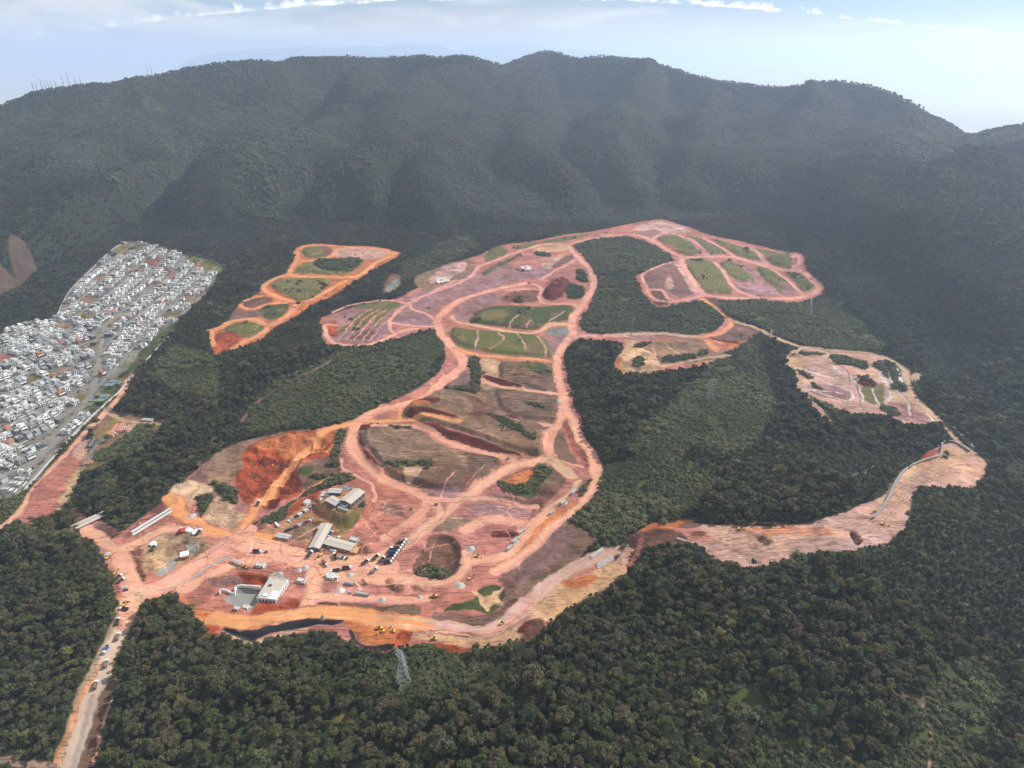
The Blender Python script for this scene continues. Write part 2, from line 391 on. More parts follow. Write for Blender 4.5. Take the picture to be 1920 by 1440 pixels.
for p, wd in [(O((1380,255),(1432,230),(1420,208),(1330,190),(1100,172),(870,157),(755,167),(702,205),(712,262),(680,312),(640,372),(560,402),(470,452),(460,490),(520,530),(600,560),(660,580)),13),
          (O((620,590),(480,602),(380,636),(320,628),(288,605),(330,568),(440,540)),8), (O((700,282),(860,267),(980,232),(1000,190)),11),
          (O((640,375),(720,393),(960,398),(1100,398),(1200,370),(1300,290),(1385,250)),13), (O((1075,425),(1000,465),(900,520),(780,582)),11),
          (O((55,800),(150,768),(230,727),(370,712),(430,732),(480,757),(550,747),(620,702),(680,642),(705,605)),14),
          (O((480,757),(470,800),(400,845),(320,882),(225,932)),11), (O((60,800),(68,860),(80,920)),8), (O((1000,190),(1100,205),(1200,215)),7)]:
    st(2, ROADO, p, wd)
# ---- north part: big purple pads, plots, roads
fl(1, PURP, A((0,625),(250,560),(400,490),(550,430),(700,470),(790,550),(500,640),(300,690),(100,780),(-60,860),(-160,900),(-420,900),(-440,830),(-250,720),(-100,660)), 5)
fl(1, PURP, A((140,880),(180,790),(300,730),(500,680),(560,750),(400,820),(280,920),(180,930)), 4)
fl(1, PURP, O((1420,720),(1450,660),(1540,615),(1660,660),(1720,720),(1700,755),(1560,765),(1430,745)), 3)
fl(1, PURP, O((1100,640),(1500,590),(1540,600),(1420,720),(1400,800),(1300,880),(1200,900),(1000,880),(940,760),(1000,680)), 3)
for p in [O((1140,635),(1180,605),(1400,585),(1490,590),(1400,650),(1250,640)),O((1110,720),(1150,680),(1260,650),(1330,650),(1240,730),(1170,800),(1120,800),(1140,740)),
          O((1010,810),(1060,770),(1130,740),(1100,790),(1050,810)),O((1290,730),(1310,680),(1370,670),(1330,740),(1310,780),(1250,785))]:
    fl(3, GRASS, p, 2)
fl(1, RED, O((940,760),(1000,720),(1010,760),(1010,840),(960,840)), 3, vary=.3)
fl(1, BROWN, O((1180,810),(1260,790),(1310,850),(1200,870),(1100,865)), 3)
fl(7, BLACK, O((868,750),(895,745),(908,790),(875,840),(862,835)), 1)
for x in range(5): st(1, ROADP, O((1020+60*x,870),(1090+60*x,780),(1180+62*x,690),(1260+60*x,640)), 3)
fl(1, TAN, A((-200,560),(-40,480),(100,430),(260,400),(330,450),(290,530),(60,610),(-120,660)), 4)
fl(1, PALE, A((-40,520),(100,440),(230,420),(250,470),(100,560),(-60,600)), 4, vary=.35)
fl(3, GRASD, A((380,520),(480,440),(640,380),(700,340),(720,350),(620,420),(500,470),(420,530)), 4, vary=.3)
fl(3, GRASS, A((110,1010),(150,978),(260,992),(350,1004),(520,1024),(720,1034),(900,1064),(950,1104),(970,1150),(985,1230),(920,1242),(700,1222),(520,1206),(330,1176),(200,1148),(120,1090)))
fl(3, GRASD, A((280,910),(310,870),(400,822),(550,792),(750,792),(860,802),(1000,792),(1130,788),(1162,820),(1148,900),(1060,936),(950,966),(880,996),(750,996),(620,982),(450,966),(290,942)))
fl(3, OLIVE, A((300,900),(350,860),(560,850),(600,900),(450,940)), 10)
for p in [A((395,402),(432,332),(500,292),(570,288),(600,340),(520,380),(430,412)),A((638,292),(700,268),(820,248),(862,265),(800,288),(680,312)),A((905,240),(1000,217),(1200,187),(1320,177),(1250,205),(1100,238),(930,256))]:
    fl(3, GRASS, p, 2)
for p in [A((350,1010),(345,1090),(330,1170)),A((690,1050),(740,1130),(760,1190)),A((860,1070),(910,1150),(930,1230)),A((820,830),(660,910),(620,980)),A((1090,860),(960,940)),A((800,930),(760,980)),A((520,1040),(560,1100),(450,1180))]:
    st(1, PALE, p, 3.5)
fl(1, BROWN, A((580,700),(700,665),(860,662),(870,740),(760,765),(640,765),(560,740)), 4)
fl(1, DRED, A((930,610),(1050,540),(1135,580),(1110,640),(1060,720),(960,750),(895,705)), 4, vary=.35)
for p in [A((1110,622),(1190,612),(1262,655),(1230,732),(1110,722)),A((1190,482),(1262,502),(1290,590),(1200,560)),A((850,335),(970,345),(968,372),(860,362)),A((660,735),(700,720),(742,745),(735,765),(670,765))]:
    fl(4, SCRUB, p, 1.5)
fl(1, CREAM, A((820,325),(860,292),(1040,272),(1115,287),(1100,320),(940,330)), 2); fl(1, CREAM, A((880,450),(1000,380),(1110,345),(1000,430),(960,480)), 2)
fl(1, TAND, A((980,460),(1120,360),(1180,375),(1060,450)), 2); fl(1, PURP, A((700,480),(900,470),(980,510),(860,560),(760,540)), 3, vary=.35)
fl(6, WHITE, A((0,555),(60,550),(110,575),(40,590),(0,600)), 1); fl(6, WHITE, A((715,455),(780,450),(800,480),(740,482)), 1)
fl(6, GREY, A((960,1000),(1040,980),(1130,985),(1130,1030),(1060,1060),(1000,1040),(930,1060)), 1, vary=.4)
fl(1, PURP, A((950,1100),(1060,1060),(1130,1030),(1060,1110),(1010,1200),(985,1220)), 3)
# ---- top right plots
fl(1, PALE, B((190,120),(340,60),(520,90),(640,140),(500,150),(400,150),(320,190),(230,150)), 4, vary=.3)
fl(1, PURP, B((210,150),(330,120),(400,145),(330,190),(240,165)), 3)
for p in [B((365,195),(440,170),(530,170),(600,200),(650,260),(705,298),(640,316),(560,308),(480,250)),B((568,176),(640,182),(720,198),(800,232),(900,298),(800,312),(748,308),(680,260)),
          B((772,192),(860,207),(980,242),(1060,272),(1158,352),(1060,342),(960,308),(880,258)),B((1068,268),(1200,287),(1330,302),(1380,322),(1380,412),(1290,398),(1220,383),(1180,338)),
          B((572,352),(700,347),(800,372),(850,420),(900,500),(930,590),(900,608),(722,593),(672,520),(610,440)),B((837,372),(960,372),(1020,420),(1108,512),(1000,518),(930,480),(880,430)),
          B((1112,407),(1200,412),(1290,452),(1400,560),(1438,600),(1300,608),(1220,540),(1150,470)),B((1342,452),(1430,452),(1520,502),(1548,550),(1470,588),(1400,510))]:
    fl(3, GRASS, p, 2, stripe=(-38, 8))
fl(1, PBRN, B((268,462),(480,372),(560,470),(610,540),(630,608),(530,628),(420,570),(300,558)), 3)
fl(1, PALE, B((430,520),(470,470),(490,530),(470,570),(430,560)), 5)
fl(1, PALE, B((500,370),(570,390),(640,520),(690,590),(640,600),(590,520),(540,440)), 3, vary=.45)
fl(1, PURP, B((1010,380),(1080,410),(1280,600),(1240,612),(1100,480)), 2, vary=.4); fl(1, PURP, B((940,510),(1120,520),(1230,610),(1060,610)), 3, vary=.4)
fl(1, PURP, B((1290,520),(1400,560),(1430,600),(1330,605)), 3)
fl(1, BROWN, B((330,580),(400,580),(440,640),(440,690),(370,690),(340,640)), 3, vary=.3)
for p, wd in [(B((-40,160),(190,160),(330,200),(440,270),(560,325),(720,325),(920,325),(1080,365),(1200,397),(1330,427),(1450,432),(1540,500),(1588,565),(1450,632),(1200,638),(900,632),(720,610),(680,570),(610,470),(565,390),(550,335)),15),
      (B((340,195),(400,157),(520,162),(640,222),(740,310)),11),(B((720,190),(850,260),(950,325)),10),(B((940,237),(1060,262),(1165,345),(1200,390)),11),
      (B((800,365),(880,460),(950,560),(1080,620)),12),(B((1220,410),(1340,500),(1460,605)),9),(B((1380,330),(1420,320),(1440,370),(1400,400)),10),
      (B((710,618),(600,642),(470,662),(350,642),(290,562),(252,458),(340,412),(480,362)),7),(B((300,572),(400,577),(450,642)),7)]:
    st(2, ROADP, p, wd)
# ---- east spur with sandy knoll
fl(1, CREAM, B((130,950),(140,1000),(60,1100),(50,1150),(90,1200),(250,1213),(330,1190),(450,1150),(430,1100),(380,1060),(300,1000),(230,960)), 3, vary=.3)
fl(1, ORNG, B((70,1090),(110,1080),(90,1150),(140,1190),(90,1195),(52,1150)), 3)
fl(1, TAN, B((230,1000),(400,955),(700,952),(770,1030),(910,1060),(900,1080),(450,1140),(380,1110),(340,1060),(250,1010)), 2, vary=.25)
for p in [B((215,985),(300,960),(330,975),(240,1010)),B((190,1100),(240,1070),(270,1100),(260,1150),(200,1150)),B((400,1090),(520,1070),(660,1060),(650,1085),(520,1110),(420,1115)),B((690,1040),(740,1035),(750,1060),(700,1065))]:
    fl(4, SCRUB, p, 1.5)
fl(1, ROADO, B((720,950),(780,960),(840,1030),(800,1035),(750,990)), 2); fl(1, ORNG, B((770,930),(980,965),(990,1000),(900,1010),(830,970),(760,950)), 2, vary=.3)
fl(1, DRED, B((770,930),(960,960),(980,975),(900,972),(800,950)), 1.5)
fl(1, PBRN, B((930,822),(1060,855),(1128,882),(1010,958),(760,925),(850,885)), 2, vary=.35)
fl(1, PURP, B((0,905),(200,890),(450,885),(560,905),(700,925),(600,940),(400,932),(220,955),(150,940),(0,935)), 3)
for p, wd in [(B((700,640),(780,690),(860,750),(922,812),(900,862),(820,905),(700,925)),10),(B((920,802),(1060,842),(1200,902),(1380,982),(1500,1012),(1920,1052)),8),
              (B((700,925),(560,920),(430,905),(150,905),(-20,912)),8),(B((450,1140),(700,1090),(910,1062)),5)]:
    st(2, ROADO if wd == 10 else BEIGE, p, wd)
fl(1, TAND, B((730,640),(810,640),(860,710),(920,795),(860,745),(790,690)), 3)
for p in [B((135,940),(150,1000),(200,1010),(190,1080)),B((180,1130),(220,1190),(290,1190)),B((260,1040),(310,1110),(340,1130)),B((340,1010),(350,1070)),B((410,960),(480,1020),(550,1065))]: st(1, CREAM, p, 3)
# ---- right pale pad
fl(1, PALE, RR((140,180),(220,140),(300,122),(470,152),(760,167),(900,197),(1010,262),(1060,312),(1080,412),(1140,512),(1230,602),(1312,672),(1290,695),(1100,700),(1000,695),
   (900,650),(830,630),(700,625),(640,625),(470,570),(360,510),(250,460),(215,430),(200,330),(140,250)), 2)
fl(1, CREAM, RR((140,180),(220,150),(300,170),(280,230),(260,300),(280,400),(240,450),(215,430),(200,330),(140,250)), 6)
fl(1, PURP, RR((300,400),(560,420),(600,520),(560,530),(330,470)), 4, vary=.3); fl(1, PURP, RR((900,530),(1040,560),(1230,670),(1100,690),(1000,660),(900,600)), 5, vary=.3)
fl(1, OLIVE, RR((690,430),(850,400),(880,480),(850,550),(720,520)), 4); fl(1, BEIGE, RR((900,440),(1000,470),(1050,530),(940,530)), 5)
fl(1, PALE, RR((280,480),(360,540),(450,650),(520,700),(560,710),(440,690),(340,590)), 2)
for p in [RR((470,175),(560,180),(720,240),(735,292),(650,265),(510,250)),RR((250,158),(420,162),(422,180),(270,187)),RR((205,283),(330,345),(340,360),(300,355)),RR((310,382),(390,425),(400,442),(330,415)),
          RR((680,345),(790,395),(800,415),(690,375)),RR((790,255),(860,222),(960,252),(1000,330),(985,370),(930,370),(850,310)),RR((840,572),(920,572),(1000,622),(940,640)),RR((930,400),(1010,400),(1030,460),(960,440)),
          RR((350,520),(470,570),(560,650),(500,630),(400,590))]:
    fl(4, SCRUB, p, 1.5)
fl(1, DRED, RR((662,382),(690,372),(800,420),(750,422),(680,402)), 1.5)
for p in [RR((840,215),(950,400),(1050,560),(1060,630)),RR((960,280),(1050,450),(1200,620),(1240,690)),RR((220,275),(440,345),(520,350),(540,310),(480,260)),RR((655,380),(700,480),(705,600)),RR((780,440),(830,550)),
          RR((830,320),(900,420),(922,500),(880,530)),RR((290,432),(600,532),(600,440),(400,390)),RR((610,330),(650,380),(700,350)),RR((300,440),(560,470)),RR((780,260),(850,310),(900,400)),RR((1010,380),(1100,520),(1250,650))]:
    st(1, WHITE, p, 2.6); 
for p in [RR((225,262),(445,330),(535,338),(548,310)),RR((662,392),(712,600)),RR((300,452),(560,480)),RR((598,445),(610,535)),RR((450,235),(580,290),(620,380)),RR((850,212),(962,402),(1066,560))]: st(1, BROWN, p, 1.6)
st(2, BEIGE, RR((0,25),(150,90),(300,135),(470,165),(760,185),(900,212),(1000,272),(1042,340),(1062,420),(1130,530),(1300,685),(1420,820),(1530,910),(1620,1000)), 9)
fl(1, BEIGE, RR((1075,320),(1130,318),(1150,350),(1110,380),(1075,360)), 2)
# ---- lower right cut along the valley
LR = X((1205,992),(1260,978),(1320,982),(1400,987),(1500,984),(1540,972),(1600,952),(1660,927),(1680,902),(1720,864),(1770,833),(1795,833),(1820,845),(1845,865),(1850,880),(1836,905),(1800,916),
 (1745,912),(1716,927),(1697,985),(1668,1010),(1640,1022),(1590,1036),(1530,1037),(1480,1047),(1450,1057),(1420,1066),(1390,1063),(1340,1041),(1300,1022),(1250,1012),(1190,1027),(1176,1060),(1166,1082),(1150,1062),(1170,1027))
fl(1, PALE, LR, 2); fl(1, PINK, X((1205,995),(1280,985),(1340,1010),(1300,1018),(1200,1020)), 8); fl(1, ORNG, Q((600,640),(800,625),(1000,640),(1120,650),(1000,668),(820,668),(640,655)), 5)
fl(1, ORNG, Q((110,630),(300,590),(360,600),(200,650),(120,665)), 4); fl(1, CREAM, Q((1330,380),(1560,250),(1660,280),(1560,360),(1400,430),(1290,520)), 8)
fl(1, DRED, Q((1090,650),(1120,650),(1155,700),(1120,708)), 1.5); fl(1, BROWN, Q((650,670),(720,670),(750,710),(700,718)), 2, vary=.4); fl(1, BROWN, Q((360,655),(410,655),(410,675),(360,675)), 2)
fl(1, RED, Q((1420,300),(1520,255),(1520,290),(1440,320)), 2); fl(1, BROWN, Q((20,670),(120,650),(250,640),(330,690),(150,720),(80,740)), 3, vary=.45)
st(1, PINKD, Q((110,690),(80,760),(20,850)), 6)
for k in range(12): st(1, c8(214,170,146) if k % 2 else c8(186,140,122), Q((440+9*k,770-11*k+6*math.sin(k)),(640,775-13*k),(800,725-8*k),(1000,712-9*k+5*math.sin(k*2)),(1180,680-12*k),(1290,585-13*k),(1400,465-8*k),(1550,372-10*k),(1660+6*math.sin(k*3),335-4*k)), .9+.5*(k%3))
# ---- middle: terraces
fl(1, TAN, D((60,380),(130,300),(240,210),(370,120),(400,60),(640,70),(1010,90),(1045,300),(1070,420),(1060,530),(1000,560),(970,680),(960,770),(870,790),(700,760),(400,640),(230,590),(100,550),(0,520),(-120,470),(-40,420)), 3)
fl(1, CREAM, D((470,50),(630,70),(620,160),(600,260),(480,270),(460,150)), 4, vary=.25); fl(1, PBRN, D((230,210),(370,110),(400,290),(240,270)), 5)
fl(1, TAND, D((640,80),(830,82),(1000,112),(1010,288),(860,268),(640,210),(625,150)), 2, stripe=(0,9)); fl(3, GRASD, D((830,85),(1000,112),(1008,190),(900,170),(820,120)), 3)
fl(1, TAND, D((610,280),(800,300),(1040,342),(1060,420),(1050,510),(960,518),(760,490),(640,430),(590,340)), 2, stripe=(0,9))
fl(4, SCRUB, D((390,45),(440,30),(482,55),(470,290),(415,285),(412,150),(372,100)), 1.5)
fl(1, BROWN, D((370,360),(560,400),(620,450),(480,520),(400,540),(430,450)), 3, vary=.3)
for p in [D((800,380),(880,400),(970,430),(900,425),(820,405)),D((560,500),(720,560),(900,690),(780,640),(620,560)),D((640,170),(800,190),(900,195),(760,190)),D((220,260),(400,280),(420,300),(260,280))]: fl(4, SCRUB, p, 2.5)
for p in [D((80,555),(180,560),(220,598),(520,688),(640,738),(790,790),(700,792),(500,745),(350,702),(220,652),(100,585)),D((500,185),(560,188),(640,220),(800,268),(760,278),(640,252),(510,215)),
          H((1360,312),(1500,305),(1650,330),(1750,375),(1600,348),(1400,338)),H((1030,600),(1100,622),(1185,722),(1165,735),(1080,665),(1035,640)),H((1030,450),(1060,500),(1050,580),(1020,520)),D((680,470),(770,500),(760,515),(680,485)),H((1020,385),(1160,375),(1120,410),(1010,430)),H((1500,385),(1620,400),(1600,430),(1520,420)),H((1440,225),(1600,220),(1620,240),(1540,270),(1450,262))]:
    fl(1, DRED, p, 1.5, vary=.25)  # dark red earth bands, with the shade of the cut banks painted in
fl(1, ORNG, H((1350,250),(1450,230),(1560,260),(1500,272),(1400,268)), 2)
P1 = X((682,808),(720,802),(790,808),(830,835),(880,850),(935,860),(942,868),(920,885),(898,912),(875,923),(815,921),(770,907),(740,900),(718,885),(700,860),(682,838))
fl(1, TAN, P1, 2, stripe=(3,10)); fl(1, TAND, D((400,750),(560,790),(640,815),(570,880),(470,1000),(420,1000),(390,900)), 3)
fl(1, TAND, X((740,870),(860,880),(890,910),(815,920),(750,905)), 4, vary=.3)
for p in [H((1200,700),(1400,690),(1450,720),(1300,740)),H((1480,680),(1560,700),(1540,740),(1480,730)),H((1200,410),(1360,430),(1440,450),(1300,440))]: fl(4, SCRUB, p, 2)
fl(1, CREAM, H((1350,740),(1480,740),(1470,800),(1380,830)), 2); fl(1, BROWN, H((1800,790),(1870,780),(1910,820),(1860,890),(1810,860)), 2)
for p in [H((1180,440),(1220,490),(1400,530),(1660,550)),H((1070,530),(1300,580),(1500,620),(1830,610)),H((1110,630),(1300,660),(1420,680)),H((1640,680),(1840,650)),H((1200,735),(1440,730),(1600,745))]: st(1, c8(192,152,116), p, 1.7)
fl(3, TAND, D((1040,600),(1090,600),(1200,830),(1150,842),(1040,780)), 2)
fl(1, TAND, D((620,960),(880,860),(1000,860),(1110,920),(1100,1000),(930,1100),(800,1110),(700,1060)), 3, vary=.3); fl(1, ORNG, D((660,950),(840,880),(900,880),(870,950),(780,990),(680,970)), 4)
fl(4, SCRUB, D((880,930),(930,850),(1000,880),(1005,930),(940,990),(910,1080),(800,1098),(700,1060),(610,985),(640,962),(800,1000)), 1.5)
fl(1, PINKD, D((1100,480),(1200,520),(1240,640),(1320,790),(1340,860),(1260,850),(1200,760),(1130,620)), 3, vary=.25)
fl(1, PURP, D((0,1040),(350,1040),(380,1060),(250,1110),(80,1110)), 3); fl(1, PURP, D((420,1150),(640,1060),(880,1160),(860,1230),(600,1270),(430,1230)), 4)
fl(1, BROWN, D((650,1090),(820,1120),(960,1110),(920,1150),(700,1130)), 3, vary=.3); fl(1, BROWN, D((940,1060),(1040,1000),(1130,980),(1000,1120),(880,1240),(840,1240)), 3, vary=.4)
fl(1, DRED, D((570,1370),(700,1350),(760,1350),(720,1385),(600,1395)), 2, vary=.4)
# ---- the orange borrow pit and slopes round it
fl(1, PBRN, X((330,930),(350,900),(400,862),(440,845),(440,870),(410,900),(440,940),(420,960),(380,930),(345,955),(325,948)), 4)
fl(1, TAN, H((-100,640),(60,540),(200,500),(500,430),(700,430),(560,470),(300,540),(160,600),(140,700),(60,800),(0,880),(-120,800)), 4, vary=.25)
fl(1, RED, H((190,548),(350,478),(520,442),(700,432),(840,442),(845,540),(800,620),(650,650),(560,700),(590,870),(500,940),(420,960),(330,1030),(250,960),(170,970),(100,880),(82,780),(140,700),(150,600)), 3, vary=.3)
fl(1, ORNG, H((230,560),(380,480),(560,450),(820,450),(835,530),(760,600),(660,560),(560,640),(400,560)), 6, vary=.2)
for p in [H((250,610),(380,600),(500,670),(470,700),(380,640),(300,660)),H((560,740),(600,780),(590,860),(540,800)),H((330,960),(420,930),(400,1000),(350,1010)),H((650,560),(760,600),(700,600))]: fl(1, DRED, p, 2)
for k in range(6): st(1, DRED if k % 2 else RED, H((150+10*k,650+40*k),(260+15*k,720+20*k),(380+12*k,800+12*k)), 3, vary=.3)
fl(1, TAND, H((580,700),(700,645),(850,620),(880,740),(700,820),(600,870)), 4, vary=.3); fl(3, GRASD, H((560,740),(600,700),(660,700),(665,740),(600,760)), 2)
for p in [H((290,1100),(420,1010),(560,940),(620,880),(700,820),(860,750),(965,782),(950,810),(800,850),(700,885),(600,925),(490,1000),(480,1070),(400,1120),(330,1130)),H((850,430),(905,420),(870,590),(820,620)),
          H((650,770),(700,760),(760,780),(690,800)),H((800,650),(850,660),(850,700),(780,700)),H((-80,820),(0,850),(70,880),(100,960),(30,960),(-60,880)),E((1050,60),(1160,60),(1150,160),(1090,240),(1080,150)),E((1200,-20),(1360,-20),(1370,90),(1330,120),(1260,40))]:
    fl(4, SCRUB, p, 2)
fl(1, BROWN, H((190,1130),(300,1100),(330,1160),(240,1190)), 3, vary=.4)
fl(1, CREAM, E((1160,100),(1250,30),(1400,170),(1450,230),(1392,310),(1340,358),(1200,290),(1095,245),(1100,200)), 3, vary=.25)
fl(1, BEIGE, E((830,60),(900,130),(970,160),(1050,40),(1180,0),(1100,-60),(950,-90),(850,-30)), 5, vary=.3)
fl(1, RED, H((590,940),(700,880),(720,900),(640,980),(560,1050),(480,1060),(500,1000)), 3, vary=.25)
# ---- office compound
fl(1, SAND, F((260,530),(400,470),(560,420),(660,350),(800,240),(920,200),(1000,150),(1180,160),(1380,240),(1370,262),(1220,470),(1300,560),(1280,640),(1220,680),(860,612),(760,560),(650,520),(560,560),(300,560)), 3)
fl(1, TAND, F((870,400),(960,370),(1030,400),(1090,470),(1000,430),(930,470),(850,540),(820,470)), 2, vary=.3)
fl(3, OLIVE, F((985,248),(1055,292),(1212,372),(1372,262),(1312,380),(1212,472),(1120,420),(1050,335)), 1.2)
fl(1, TAN, F((760,420),(900,380),(850,520),(760,560),(700,500)), 4, vary=.4)
fl(1, BROWN, F((1290,560),(1390,590),(1400,660),(1300,700),(1260,640)), 5, vary=.3); fl(1, PBRN, F((1500,220),(1640,200),(1720,300),(1640,330),(1540,300)), 6, vary=.2)
fl(6, CONC, F((500,900),(550,830),(620,850),(640,900),(560,910)), 2); fl(6, GREY, F((170,1010),(240,980),(430,985),(420,1080),(330,1170),(260,1160),(100,1090)), 1.5)
fl(1, RED, F((200,850),(320,840),(480,860),(500,930),(430,960),(240,965)), 3, vary=.3); fl(1, RED, F((400,1100),(560,1120),(740,1060),(800,1120),(700,1170),(500,1190),(330,1210),(340,1160)), 4, vary=.25)
fl(1, PBRN, E((1150,750),(1200,720),(1380,700),(1400,760),(1300,800),(1240,820),(1170,810)), 3)
for q in range(7): st(1, WHITE if q % 2 else GREY, F((1010+18*q,1030+3*q),(1060+10*q,1010+4*q)), 3)
fl(6, GREY, F((1010,1040),(1110,1010),(1150,1050),(1080,1058)), 1.5); fl(1, CREAM, F((1120,960),(1180,930),(1190,960),(1150,1010)), 1.5)
fl(6, GREY, F((1205,850),(1240,838),(1258,862),(1225,880)), 1.5); fl(6, GREY, F((790,790),(820,768),(858,790),(830,805)), 1.5); fl(6, GREY, F((740,820),(780,800),(790,825),(760,830)), 1.5)
fl(1, BROWN, F((1560,940),(1700,930),(1725,970),(1680,1015),(1600,1005)), 3, vary=.45); fl(1, BROWN, F((1320,890),(1390,880),(1400,940),(1350,950)), 3, vary=.45); fl(1, BROWN, F((1790,940),(1880,930),(1900,980),(1800,990)), 3, vary=.45)
fl(1, OLIVE, F((1550,905),(1620,900),(1625,920),(1560,925)), 1.5); fl(1, BROWN, F((960,1090),(1300,1110),(1560,1140),(1700,1100),(1850,1140),(1840,1230),(1700,1240),(1400,1200),(1030,1165)), 3, vary=.35)
fl(3, TAND, F((1290,1130),(1420,1140),(1410,1195),(1290,1180)), 1.5); fl(3, TAND, F((1580,1150),(1850,1140),(1850,1240),(1720,1250),(1560,1210)), 1.5)
PIT = G((250,250),(340,235),(430,260),(480,340),(490,430),(440,520),(330,555),(170,550),(120,500),(180,360))
fl(1, BROWN, PIT, 1.5, vary=.2); fl(4, SCRUB, G((150,520),(170,460),(250,430),(370,460),(380,510),(310,550),(190,548)), 2)
fl(1, TAN, G((240,220),(300,130),(420,100),(560,130),(520,180),(400,210)), 8, vary=.3); fl(1, ORNG, G((850,300),(1000,150),(1200,60),(1330,-20),(1380,0),(1250,120),(900,430),(800,480),(760,450)), 6, vary=.2)
fl(1, DRED, G((700,220),(820,210),(880,230),(820,250),(730,262)), 3, vary=.4); fl(6, GREY, G((520,320),(560,320),(590,370),(550,370)), 1.5, vary=.4); fl(6, WHITE, G((440,590),(480,585),(500,610),(460,625)), 1.2, vary=.4)
fl(1, PBRN, G((1240,140),(1445,262),(1312,400),(1200,490),(1000,665),(850,775),(760,880),(600,910),(400,882),(270,832),(300,792),(420,812),(640,822),(800,740),(770,600),(740,560),(900,420),(1100,260)), 1.5, stripe=(42,3.2))
fl(1, TAND, G((1230,200),(1300,160),(1440,260),(1312,400),(1200,500),(860,770),(640,850),(800,740),(1000,560),(1180,420),(1280,270)), 5)
fl(3, GRASD, G((360,795),(430,742),(560,712),(600,640),(700,600),(790,640),(790,720),(700,810),(620,800),(500,785)), 2, vary=.3)
fl(1, CREAM, G((540,640),(600,660),(640,695),(720,655),(780,620),(750,680),(795,742),(720,745),(680,795),(620,745),(590,690)), 2, vary=.35)
fl(1, BROWN, G((780,560),(860,620),(850,640),(760,610)), 2)
st(2, PALE, G((1570,340),(1400,420),(1250,500),(1100,620),(900,790),(780,890),(600,945),(400,925),(200,875),(0,862),(-150,845)), 17)
st(1, c8(224,174,132), G((1580,500),(1400,600),(1200,700),(1080,800)), 26, 6); st(1, ORNG, G((1400,560),(1300,600),(1240,590)), 12, 6)
st(1, c8(222,172,132), G((1080,800),(950,930),(700,1010),(500,1000),(200,950),(0,930),(-150,900)), 12, 5)
fl(1, RED, G((-20,1090),(-60,1000),(20,930),(60,910),(130,920),(100,1000),(40,1050)), 2, vary=.3); fl(1, DRED, G((880,930),(950,880),(1020,880),(1000,940),(900,970)), 3, vary=.4)
fl(1, BROWN, G((1000,870),(1080,880),(1060,950),(960,1010),(900,1000)), 4, vary=.4); fl(1, RED, G((280,1040),(400,1030),(520,1060),(600,1080),(450,1090),(340,1070)), 3, vary=.3)
for k in range(5): st(1, PINKD if k % 2 else ROAD, G((-200,905-9*k),(0,905-8*k),(300,960-10*k),(520,985-10*k),(720,955-8*k),(850,870-7*k),(1000,740-7*k)), 1.8)
# orange rim and black netting at the south edge
fl(1, ORNG, E((880,840),(1000,930),(1120,1000),(1300,1060),(1480,1090),(1700,1050),(1920,1000),(2200,1000),(2500,1060),(2700,1120),(2600,1270),(2440,1230),(2300,1130),(2000,1060),(1700,1100),(1480,1140),(1300,1110),(1240,1090),(1160,1200),(1100,1090),(980,960)), 3, vary=.15)
fl(1, RED, E((1110,1030),(1230,1080),(1240,1110),(1140,1210),(1100,1120)), 2, vary=.3)
NET1 = E((1240,1090),(1300,1112),(1480,1142),(1600,1125),(1700,1100),(1900,1055),(2100,1052),(2230,1075),(2150,1110),(2050,1100),(1950,1120),(1800,1145),(1620,1180),(1480,1235),(1380,1200),(1250,1160))
NET2 = J((700,400),(760,440),(800,500),(860,522),(1010,505),(1012,555),(900,560),(830,545),(760,500),(720,450))
fl(7, BLACK, NET1, 1); fl(7, BLACK, NET2, 1)
st(1, BEIGE, E((1250,1170),(1380,1225),(1500,1255),(1600,1220),(1800,1170),(1920,1150)), 4); 
# rock/spoil area west and construction pads
fl(1, BEIGE, E((580,500),(700,380),(900,340),(1080,340),(1150,430),(1120,490),(900,620),(760,690),(640,660)), 5, vary=.4); fl(6, GREY, E((780,600),(850,560),(860,640),(760,690),(720,680)), 3, vary=.4)
fl(6, GREY, E((960,450),(1060,430),(1060,480),(960,490)), 2, vary=.4); fl(1, BROWN, E((470,520),(560,440),(600,440),(570,560),(620,700),(560,760),(480,600)), 4, vary=.3)
fl(1, PINKD, E((480,330),(820,60),(850,140),(520,380)), 6, vary=.25); fl(6, GREY, E((980,180),(1030,170),(1010,240),(960,230)), 1.5, vary=.4)
fl(1, PBRN, L((760,1100),(830,1030),(960,1110),(900,1160),(800,1170)), 3, vary=.4)
st(6, GREY, E((1310,540),(1150,620),(1000,720),(850,790),(700,820)), 4)
for hx, hy in ((700,790),(745,750),(790,710),(840,690),(760,640),(820,640),(660,740)):
    st(1, BROWN, F(*[(hx+34*math.cos(R(60*q)), hy+34*math.sin(R(60*q))) for q in range(5)]), .9, .7)
